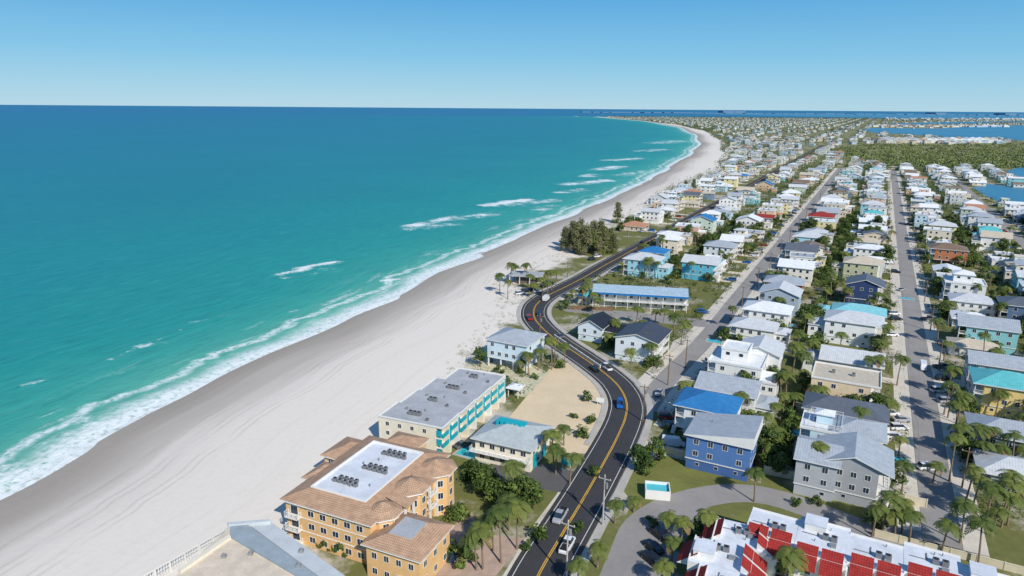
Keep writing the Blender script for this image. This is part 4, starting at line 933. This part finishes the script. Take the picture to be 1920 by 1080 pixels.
for (px,py,i,sc) in [(1198,858,0,1.0),(1230,842,2,1.1),(1213,865,2,.9),(1670,895,1,.85),(1455,838,1,.9),(1465,870,0,.9),(1440,858,4,.8),(905,905,1,.9),(930,915,4,1.0),(975,935,1,1.05),(1000,930,0,1.0),(885,870,2,.9),(1115,870,2,.6),(1445,820,5,1),(1475,825,3,.8),(1478,780,5,1),(915,890,6,.8),(955,915,2,1),(985,905,6,.8)]:
    x,y=P(px,py,3); tree(x,y,None,i,sc)
for (px,py) in [(1100,750),(1075,785),(1108,792),(1090,820),(1040,680),(1050,690),(955,735),(935,700),(900,670),(975,700),(950,715),(1000,710),(880,900),(640,1040),(660,1035),(610,1030),(1010,1010),(990,1030),(1085,995),(1060,580),(1310,1010),(1220,985),(1490,945),(1580,930),(860,980),(870,1060),(845,1045),(1290,1035),(1530,945),(1640,990),(1250,980)]:
    x,y=P(px,py); tree(x,y,SHRUBS,None,1.0+R()*.5,'round shrub','shrub','shrub')
for (px,py,i,sc) in [(1062,472,0,.85),(1080,476,2,.95),(1098,478,0,1.0),(1118,477,1,1.1),(1072,466,2,1),(1094,470,1,1.1),(1112,470,2,1.05),(1132,474,1,1.05),(1158,418,1,1),(1145,467,1,.95),(1285,362,0,.8),(1300,358,1,.8),(1058,462,1,.8),(1086,464,0,1.0),(1124,468,0,1),(1150,474,1,.8)]:
    x,y=P(px,py); tree(x,y,PINES,i,sc,'feathery pine','pine tree','pine_tree')
for k in range(34):
    q=MAIN[min(len(MAIN)-1,72+k*3)]; q2=MAIN[min(len(MAIN)-1,73+k*3)]; d=(q2-q).normalized(); nn=Vector((d.y,-d.x)); o=q+nn*(9+R()*5)
    if not any((o.x-a)**2+(o.y-b)**2<(r*.9)**2 for a,b,r in HOUSES): palm(o.x,o.y,random.choice([0,2,5,5,2]),.85)
RL=(-121,-47,20,87,154)
pc=[]
for (hx,hy,hr) in HOUSES:
    u,v=W2UV(hx,hy)
    if u<150 or v<-160: continue
    k=4 if hy<450 else 2
    for _ in range(k+1): pc.append((u+random.choice([-8,8])+R()*2-1,v+(R()-.5)*19))
for (lo,hi,us) in ((-90,-80,300),(-18,-9,150),(50,58,150),(118,124,170),(186,192,200),(-150,-146,430),(252,262,300)):
    u=us
    while u<1050: u+=3.4+R()*2+u*.004; pc.append((u,lo+R()*(hi-lo)))
def okveg(x,y,u,v,hr=.78):
    px,py=proj(x,y)
    if px>1990 or py>1090 or px<0 or any(inpoly(px,py,q) for q in NOGO[:6]) or inpoly(px,py,SANDLOT): return False
    if any(abs(v-q)<5.5 for q in RL) and u>240: return False
    if abs(v-20)<5.5 or (abs(v+47)<5.5 and u>175): return False
    if any((x-a)**2+(y-b)**2<(r*hr)**2 for a,b,r in HOUSES if abs(a-x)<20): return False
    if nearmain(x,y,11): return False
    if x<xd(y)+4: return False
    return True
pc2=[]
for (u,v) in pc:
    x,y=UV2W(u,v)
    if okveg(x,y,u,v): pc2.append((y,x))
pc2.sort(); farveg=[]
used_p=sum(1 for o,nn in ITEMS if 'palm' in nn); used_t=sum(1 for o,nn in ITEMS if nn=='leafy tree'); used_s=sum(1 for o,nn in ITEMS if 'shrub' in nn)
for (y,x) in pc2:
    q=R()
    if q<.36 and used_p<295: palm(x,y,None,.8+R()*.35); used_p+=1
    elif q<.74 and used_t<290: tree(x,y,None,None,.6+R()*.65); used_t+=1
    elif used_s<290: tree(x,y,SHRUBS,random.choice([1,3,3]),1.1+R()*.7,'round shrub','shrub','shrub'); used_s+=1
    elif used_p<295: palm(x,y,None,.8+R()*.35); used_p+=1
    elif used_t<290: tree(x,y,None,None,.6+R()*.65); used_t+=1
    else: farveg.append((x,y,2.6+R()*1.8))
rg=random.Random(3)
# low garden planting between the houses: nobody could count it
m=MB(); gcount=0
for _ in range(24000):
    u=150+R()**1.2*760; v=-117+R()*400; x,y=UV2W(u,v)
    if noise.noise(Vector((x*.07,y*.07,0)))<-.2: continue
    if not okveg(x,y,u,v,.95): continue
    s=.7+R()**2*2.3; leafcloud(m,x,y,s*.7,s,s*.85,22 if y<300 else 13,.24 if y<300 else .42,rg,0 if R()<.6 else 1); gcount+=1
o=m.build('garden_planting',[GARD,LEAFA]); o['kind']='stuff'; o['label']='low green hedging and garden planting between the houses'; o['category']='planting'
for (y,x,u,fc,st,sd) in far+near[100:]:
    for _ in range(7 if y<1500 else 6 if y<3000 else 4): farveg.append((x+(R()-.5)*30,y+(R()-.5)*30,2.6+R()*2.4+y*.0009))
for k in range(1400):
    y=600+rg.random()**1.5*5000; x=xd(y)+rg.random()**2*160+4; farveg.append((x,y,2.5+rg.random()*3))
m=MB()
for (x,y,s) in farveg:
    px,py=proj(x,y)
    if px>1990 or any(inpoly(px,py,q) for q in NOGO[:4]) or inpoly(px,py,FARW): continue
    if y<1800 and nearmain(x,y,10): continue
    if y<1100:
        u,v=W2UV(x,y)
        if any(abs(v-q)<5 for q in RL): continue
        if y<620 and any((x-a)**2+(y-b)**2<(r*.8)**2 for a,b,r in HOUSES if abs(a-x)<20): continue
    leafcloud(m,x,y,s*.9,s,s*.8,28 if y<900 else (12 if y<2500 else 7),.45 if y<900 else (.95 if y<2500 else 1.9),rg,rg.choice([0,0,1]))
o=m.build('distant_treetops',[FARL,LEAFA]); o['kind']='stuff'; o['label']='far-off mass of green treetops among the distant houses'; o['category']='trees'
m=MB(); k=0
while k<2600:
    px=1560+R()*440; py=270+R()*48
    if not inpoly(px,py,MANG): continue
    x,y=P(px,py); k+=1; leafcloud(m,x,y,1.5,5.5,2.0+R(),14,1.5,rg,rg.choice([0,0,0,1]))
MG=leafmat('mangrove_leaves',c(100,114,64),c(134,140,86))
o=m.build('mangrove_thicket',[MG,FARL]); o['kind']='stuff'; o['label']='flat green mangrove thicket between the town and the bay'; o['category']='mangroves'
m=MB(); k=0
for _ in range(2200):
    y=P(900,700)[1]*(.8+R()*4); x=xd(y)+(R()-.35)*14; 
    if y>900 or any((x-a)**2+(y-b)**2<(r)**2 for a,b,r in HOUSES if abs(a-x)<20): continue
    if nearmain(x,y,9) or inpoly(*proj(x,y),SANDLOT): continue
    if R()<.6: leafcloud(m,x,y,.25,.9,.4,10,.16,rg,0)
o=m.build('dune_scrub',[LEAFB]); o['kind']='stuff'; o['label']='low olive scrub dotted along the dune edge of the beach'; o['category']='scrub'
# ================= vehicles
def loft(m,secs,mi=0):
    b=[[( -hb,y,z0),(hb,y,z0),(hb,y,z0+(z1-z0)*.55),(ht_,y,z1),(-ht_,y,z1),(-hb,y,z0+(z1-z0)*.55)] for y,hb,ht_,z0,z1 in secs]
    for i in range(len(b)-1):
        for j in range(6):
            k=(j+1)%6; m.face([b[i][j],b[i][k],b[i+1][k],b[i+1][j]],mi)
    m.face(b[0][::-1],mi); m.face(b[-1],mi)
CARC={'white':c(216,216,216),'black':c(26,27,30),'silver':c(160,162,166),'grey':c(92,94,98),'red':c(150,28,26),'blue':c(24,92,168),'navy':c(30,44,78)}
CM={}
def carmesh(kind,col):
    if (kind,col) in CM: return CM[(kind,col)]
    pm=mat('car_paint_'+col,CARC[col],.25,.04,spec=.6); L={'sedan':4.6,'suv':4.8,'pickup':5.6,'van':5.6}[kind]; h=L/2
    body=MB(); loft(body,[(-h,.74,.66,.38,.78),(-h+.25,.9,.8,.28,.92),(-h+1.2,.93,.84,.25,.98),(h-1.3,.93,.84,.25,.98),(h-.35,.9,.78,.28,.86),(h,.72,.64,.36,.7)])
    g=MB(); rf=MB()
    if kind=='sedan': cs=[(-1.7,.78,.7,.96,1.0),(-.95,.8,.62,.96,1.42),(.35,.8,.62,.96,1.42),(1.15,.78,.7,.96,.99)]; rf.box(-.6,.6,-.95,.35,1.421,1.46)
    elif kind=='suv': cs=[(-2.25,.8,.72,.96,1.1),(-1.95,.82,.68,.96,1.68),(.5,.82,.68,.96,1.68),(1.25,.8,.7,.96,1.0)]; rf.box(-.68,.68,-1.95,.5,1.681,1.73)
    elif kind=='pickup': cs=[(-.35,.82,.66,.96,1.0),(-.25,.82,.68,.96,1.75),(1.1,.82,.66,.96,1.75),(1.75,.8,.7,.96,1.0)]; rf.box(-.66,.66,-.25,1.1,1.751,1.8)
    else: cs=[(-2.75,.88,.8,.96,2.1),(-2.7,.9,.82,.96,2.15),(1.4,.9,.8,.96,2.15),(2.2,.86,.76,.96,1.05)]; rf.box(-.85,.85,-2.7,1.3,2.151,2.2)
    loft(g,cs)
    bm_=body.mesh('car_body',pm,False); gm_=g.mesh('car_glass',GLASS if kind!='van' else pm); rm_=rf.mesh('car_roof',pm)
    bed=MB().box(-.72,.72,-h+.3,-.45,.99,1.0).mesh('truck_bed',DARKV) if kind=='pickup' else None
    CM[(kind,col)]=(bm_,gm_,rm_,bed,h); return CM[(kind,col)]
TY=MB().tube([(-.11,0,0),(.11,0,0)],.34,12).mesh('tyre',RUBBER); RI=MB().tube([(-.125,0,0),(.125,0,0)],.19,8).mesh('rim',STEEL)
HL=MB().box(-.16,.16,-.03,.03,-.07,.07).mesh('headlight',mat('lamp_lens',c(230,230,225),.1,.02)); TLm=MB().box(-.14,.14,-.03,.03,-.09,.09).mesh('taillight',mat('red_lens',c(150,16,14),.2,.02))
def car(x,y,ang,kind,col,label=None,lod=1,z=.03):
    b,g,r_,bed,h=carmesh(kind,col); nm={'sedan':'car','suv':'sport_utility_car','pickup':'pickup_truck','van':'delivery_van'}[kind]
    t=put(nm,None,None,(x,y,z),ang); put('body',b,t); put('windows',g,t); put('roof',r_,t)
    if bed: put('truck_bed',bed,t)
    for sx in(-1,1):
        for wy in (-h+.95,h-.95):
            w=put('wheel',TY,t,(sx*.84,wy,.34)); 
            if lod: put('rim',RI,w)
        if lod: put('headlight',HL,t,(sx*.55,h-.1,.66)); put('taillight',TLm,t,(sx*.6,-h+.12,.76))
    t['category']={'sedan':'car','suv':'car','pickup':'pickup truck','van':'van'}[kind]
    if label: t['label']=label
    else: t['group']='parked cars of the beach town'; ITEMS.append((t,f"{col} {'parked car' if kind!='pickup' and kind!='van' else kind}"))
    return t
def oncar(px,py,lane,kind,col,label,road=MAIN,rev=False):
    p=Vector(P(px,py)); i=min(range(1,len(road)-1),key=lambda k:(road[k]-p).length); d=(road[i+1]-road[i-1]).normalized(); nn=Vector((d.y,-d.x)); q=road[i]+nn*lane
    if rev: d=-d
    car(q.x,q.y,math.atan2(d.y,d.x)-math.pi/2,kind,col,label,z=.035)
oncar(1045,975,-2.2,'pickup','silver','silver pickup driving down the nearest stretch of the main road',rev=True)
oncar(1060,1022,2.2,'pickup','white','white pickup driving away up the nearest stretch of the main road')
oncar(1161,758,-2.0,'suv','blue','bright blue car on the main road bend',rev=True)
oncar(1137,692,2.2,'pickup','white','white pickup rounding the bend beyond the blue car')
oncar(1113,694,-2.0,'sedan','black','black car behind the bright blue car on the bend',rev=True)
oncar(1218,737,1.2,'sedan','silver','silver car waiting where the middle lane meets the main road',R2,True)
oncar(1008,592,2.2,'suv','navy','navy car in the tight upper bend of the main road')
oncar(990,600,-2.2,'suv','red','dark red car in the tight upper bend of the main road',rev=True)
oncar(1027,562,2,'van','white','white van leaving the upper bend of the main road')
oncar(1205,455,-2,'sedan','black','black car on the straight main road past the pines',rev=True)
oncar(1255,428,2,'sedan','silver','silver car far up the straight main road')
oncar(1036,632,2.2,'sedan','grey','grey car below the stilted beach house on the main road')
oncar(1738,695,1,'van','white','white delivery van on the right lane',R3,True)
for (px,py,a,k,cc) in [(1250,785,1.2,'suv','red'),(1258,803,1.2,'suv','black'),(1262,835,1.3,'van','white'),(1685,805,1.1,'suv','white'),(1690,790,1.1,'sedan','silver'),(1675,822,1.1,'suv','white'),(1668,778,1.1,'suv','white'),(1235,1005,-1.0,'suv','black'),(1225,1030,-1.0,'sedan','black'),(1220,1052,-1.0,'suv','black'),(1765,690,1.1,'pickup','grey'),(1768,712,1.1,'suv','black'),(1760,735,1.1,'suv','white'),(1775,755,1.1,'suv','silver'),(1680,600,1.1,'suv','black'),(1676,590,1.1,'suv','white'),(1690,545,.5,'sedan','silver'),(1672,630,1.1,'sedan','white'),(1740,600,1.1,'pickup','grey'),(995,545,.6,'sedan','black'),(1008,548,.6,'sedan','silver'),(985,548,.6,'suv','black'),(975,552,.6,'suv','white'),(1022,538,.6,'suv','black'),(1110,488,.6,'suv','black'),(1120,482,.6,'suv','white'),(860,1045,.4,'suv','navy'),(867,837,.3,'sedan','grey'),(1320,700,1.0,'sedan','silver'),(1335,680,1.0,'suv','white'),(1380,600,1,'suv','grey'),(1740,880,1.1,'suv','white'),(1205,435,.5,'sedan','silver'),(1222,432,.5,'suv','black')]:
    x,y=P(px,py); car(x,y,-TH-a,k,cc)
cc_=0
for (hx,hy,hr) in HOUSES[40:]:
    u,v=W2UV(hx,hy)
    if hy>600 or u<200: continue
    best=min(RL,key=lambda q:abs(q-v)); s=1 if best>v else -1
    if R()<.75:
        vv=best-s*(8.2+R()); x,y=UV2W(u+(R()-.5)*4,vv)
        if any((x-a)**2+(y-b)**2<(r*.8+1)**2 for a,b,r in HOUSES if abs(a-x)<20): vv=best-s*5.2; x,y=UV2W(u,vv)
        if nearmain(x,y,7): continue
        car(x,y,-TH+s*math.pi/2+math.pi*(R()<.5)+ (R()-.5)*.1,random.choice(['sedan','suv','suv','pickup']),random.choice(['white','white','silver','grey','black','black','red','blue','navy']),lod=1 if hy<300 else 0); cc_+=1
# ================= poles and wires
def pole(x,y,h,ang,noun,trans=False,mt=None,ret=True):
    t=put('utility_pole',None,None,(x,y,0),ang); t['category']='utility pole'; t['group']='utility poles along the roads'; ITEMS.append((t,noun))
    MB().tube([(0,0,-.1),(0,0,h)],[.2,.12],8).build('pole',mt or WOOD,t)
    MB().box(-1.3,1.3,-.07,.07,h-.8,h-.65).build('crossarm',mt or WOOD,t)
    im=MB().tube([(0,0,0),(0,0,.25)],.07,6).mesh('insulator',CREAM)
    for q in (-1.15,0,1.15): put('insulator',im,t,(q,0,h-.65 if q else h))
    if trans: MB().tube([(.45,0,h-2.6),(.45,0,h-1.5)],.28,10).build('transformer',STEEL,t)
    return t
WIRE=mat('wire',c(40,40,42))
def wire(a,b,ha,hb,off,ang,noun='power line'):
    dx,dy=math.cos(ang)*off,math.sin(ang)*off
    pts=[(a[0]+dx+(b[0]-a[0])*t,a[1]+dy+(b[1]-a[1])*t,ha+(hb-ha)*t-1.2*4*t*(1-t)*.6) for t in [i/8 for i in range(9)]]
    m=MB().tube([(p[0]-a[0],p[1]-a[1],p[2]) for p in pts],.02,4); o=m.build('power_line',WIRE,None,(a[0],a[1],0)); o['category']='wire'; o['group']='power lines strung between the poles'; o['label']='thin dark power line strung between two roadside poles'
CP=[P(1130,985),P(1062,1085),P(1205,790)]
pole(*CP[0],11,-.5,'tall concrete utility pole',True,CONC); pole(*CP[1],11.5,-.5,'tall concrete utility pole',True,CONC); pole(*CP[2],10.5,-.4,'wooden utility pole',True)
for off in (-1.15,0,1.15): wire(CP[1],CP[0],11,10.5,off,-.5); wire(CP[0],CP[2],10.5,10,off,-.5)
pl=[P(1252,722),P(1285,690)]+[UV2W(u,-42.5) for u in (285,325,365,405,450,500,550,610,680)]
for i,q in enumerate(pl):
    pole(*q,10,-TH,'wooden utility pole',i%3==0)
    if i:
        for off in (-1.15,1.15): wire(pl[i-1],q,9.4,9.4,off,-TH)
pl=[P(1040,690),P(1012,640)]+[UV2W(u,-127.5) for u in (300,345,390,435,480,530,590,660)]
for i,q in enumerate(pl):
    pole(*q,10,-TH,'wooden utility pole',i%3==1)
    if i:
        for off in (-1.15,1.15): wire(pl[i-1],q,9.4,9.4,off,-TH)
pl=[UV2W(u,25.2) for u in (165,205,245,290,335,385,440,500,570)]
for i,q in enumerate(pl):
    pole(*q,9.5,-TH,'wooden utility pole',i%3==1)
    if i:
        for off in (-1.15,1.15): wire(pl[i-1],q,8.9,8.9,off,-TH)
# ================= pools, signs
POOLM=mat('pool_water',c(60,180,190),.15,.06,spec=.6)
for (px,py,w,d) in [(893,852,9,4.5),(1432,742,6,3),(1250,560,7,4),(1700,560,5,3),(1340,640,5,3),(1480,610,5,3),(1495,812,5,3),(1685,862,4,2.6),(1900,770,5,3)]:
    x,y=P(px,py); t=put('swimming_pool',None,None,(x,y,0),-TH); t['category']='swimming pool'; ITEMS.append((t,'turquoise swimming pool'))
    m=MB(); q=((-w/2-.6,w/2+.6,-d/2-.6,-d/2),(-w/2-.6,w/2+.6,d/2,d/2+.6),(-w/2-.6,-w/2,-d/2,d/2),(w/2,w/2+.6,-d/2,d/2))
    for a in q: m.box(*a,0,.14)
    m.build('pool_rim',CONC,t); MB().box(-w/2,w/2,-d/2,d/2,0,.08).build('water',POOLM,t)
def sign(px,py,w,h,z,ang,label,mt,legs=True):
    x,y=P(px,py); t=thing('road_sign',x,y,ang,label,'sign'); MB().box(-w/2,w/2,-.06,.06,z,z+h).build('panel',mt,t)
    MB().box(-w/2-.05,w/2+.05,-.08,.08,z+h+.002,z+h+.1).build('frame',WHITE,t)
    for q in (-w*.35,w*.35): MB().box(q-.06,q+.06,.061,.15,0,z+h).build('post',WHITE,t)
sign(1062,880,2.6,1.6,1.2,-.3,'teal and white sign beside the dark parking lot',TEAL); sign(1125,760,2.2,1.2,1.0,-.4,'white sign board on the empty sand lot',WHITE)
x,y=P(966,742); gz=thing('gazebo',x,y,-.4,'small white gazebo on the lawn right of the teal-panelled condo','gazebo'); MB().box(-1.8,1.8,-1.8,1.8,2.5,2.7).build('roof_slab',WHITE,gz); roof(gz,'hip',-1.6,1.6,-1.6,1.6,2.71,roofmat(RC['white'],.5,False,'gazebo_roof'))
for a in (-1.5,1.5):
    for b in (-1.5,1.5): MB().box(-.1,.1,-.1,.1,0,2.5).build('post',WHITE,gz,(a,b,0))
# ================= wording for plants, cars, poles
grp={}
for o,nn in ITEMS:
    x,y=o.location.x,o.location.y; L=min(LAND,key=lambda q:(q[0]-x)**2+(q[1]-y)**2)[2]; grp.setdefault((nn,L),[]).append(o)
for (nn,L),os_ in grp.items():
    os_.sort(key=lambda o:proj(o.location.x,o.location.y)[0])
    for i,o in enumerate(os_):
        if len(os_)==1: o['label']=f"{nn} nearest {L}"
        else: o['label']=f"{ORDN(i) if i else 'leftmost'} {nn} {'from left ' if i else ''}by {L}"
# ================= camera, sky, sun
cam=bpy.data.cameras.new('camera'); co=bpy.data.objects.new('camera',cam); COL.objects.link(co); S.camera=co
cam.lens=24; cam.sensor_width=36; cam.clip_end=900000; cam.clip_start=1
M=Matrix((( rr.x,uu.x,-fw.x,0),(rr.y,uu.y,-fw.y,0),(rr.z,uu.z,-fw.z,H),(0,0,0,1))); co.matrix_world=M
EL=math.radians(38); az=Vector((.45,-.89,0)).normalized(); sd=Vector((az.x*math.cos(EL),az.y*math.cos(EL),math.sin(EL)))
sl=bpy.data.lights.new('sun','SUN'); sl.energy=4.9; sl.angle=math.radians(.5); sl.color=(1,.95,.875); so=bpy.data.objects.new('sun',sl); COL.objects.link(so); so.rotation_euler=(-sd).to_track_quat('-Z','Y').to_euler()
w=bpy.data.worlds.new('World'); S.world=w; w.use_nodes=True; nt=w.node_tree; bg=nt.nodes['Background']
sk=nt.nodes.new('ShaderNodeTexSky'); sk.sky_type='NISHITA'; sk.sun_disc=False; sk.sun_elevation=EL; sk.sun_rotation=math.atan2(az.x,az.y); sk.air_density=1.0; sk.dust_density=.2; sk.ozone_density=3; sk.altitude=80
nt.links.new(sk.outputs[0],bg.inputs['Color']); bg.inputs['Strength'].default_value=.1
tc=nt.nodes.new('ShaderNodeTexCoord'); sp=nt.nodes.new('ShaderNodeSeparateXYZ'); nt.links.new(tc.outputs['Generated'],sp.inputs[0])
rp=nt.nodes.new('ShaderNodeValToRGB'); e=rp.color_ramp.elements; e[0].position=0; e[0].color=c(176,214,232); e[1].position=1; e[1].color=c(76,112,166)
for p_,q_ in ((.02,c(162,209,232)),(.07,c(126,194,231)),(.15,c(84,167,223)),(.4,c(82,138,198))):
    z_=e.new(p_); z_.color=q_
nt.links.new(sp.outputs[2],rp.inputs[0]); bg2=nt.nodes.new('ShaderNodeBackground'); nt.links.new(rp.outputs[0],bg2.inputs['Color']); bg2.inputs['Strength'].default_value=1.0
mx=nt.nodes.new('ShaderNodeMixShader'); mx.inputs[0].default_value=.92; nt.links.new(bg.outputs[0],mx.inputs[1]); nt.links.new(bg2.outputs[0],mx.inputs[2]); nt.links.new(mx.outputs[0],nt.nodes['World Output'].inputs['Surface'])
S.view_settings.view_transform='Standard'; S.view_settings.look='None'; S.view_settings.exposure=0
print('houses',len(HOUSES),'cand',len(cand),'items',len(ITEMS),'palms',used_p,'trees',used_t,'shrubs',used_s,'cars',cc_,'farveg',len(farveg),'garden',gcount)
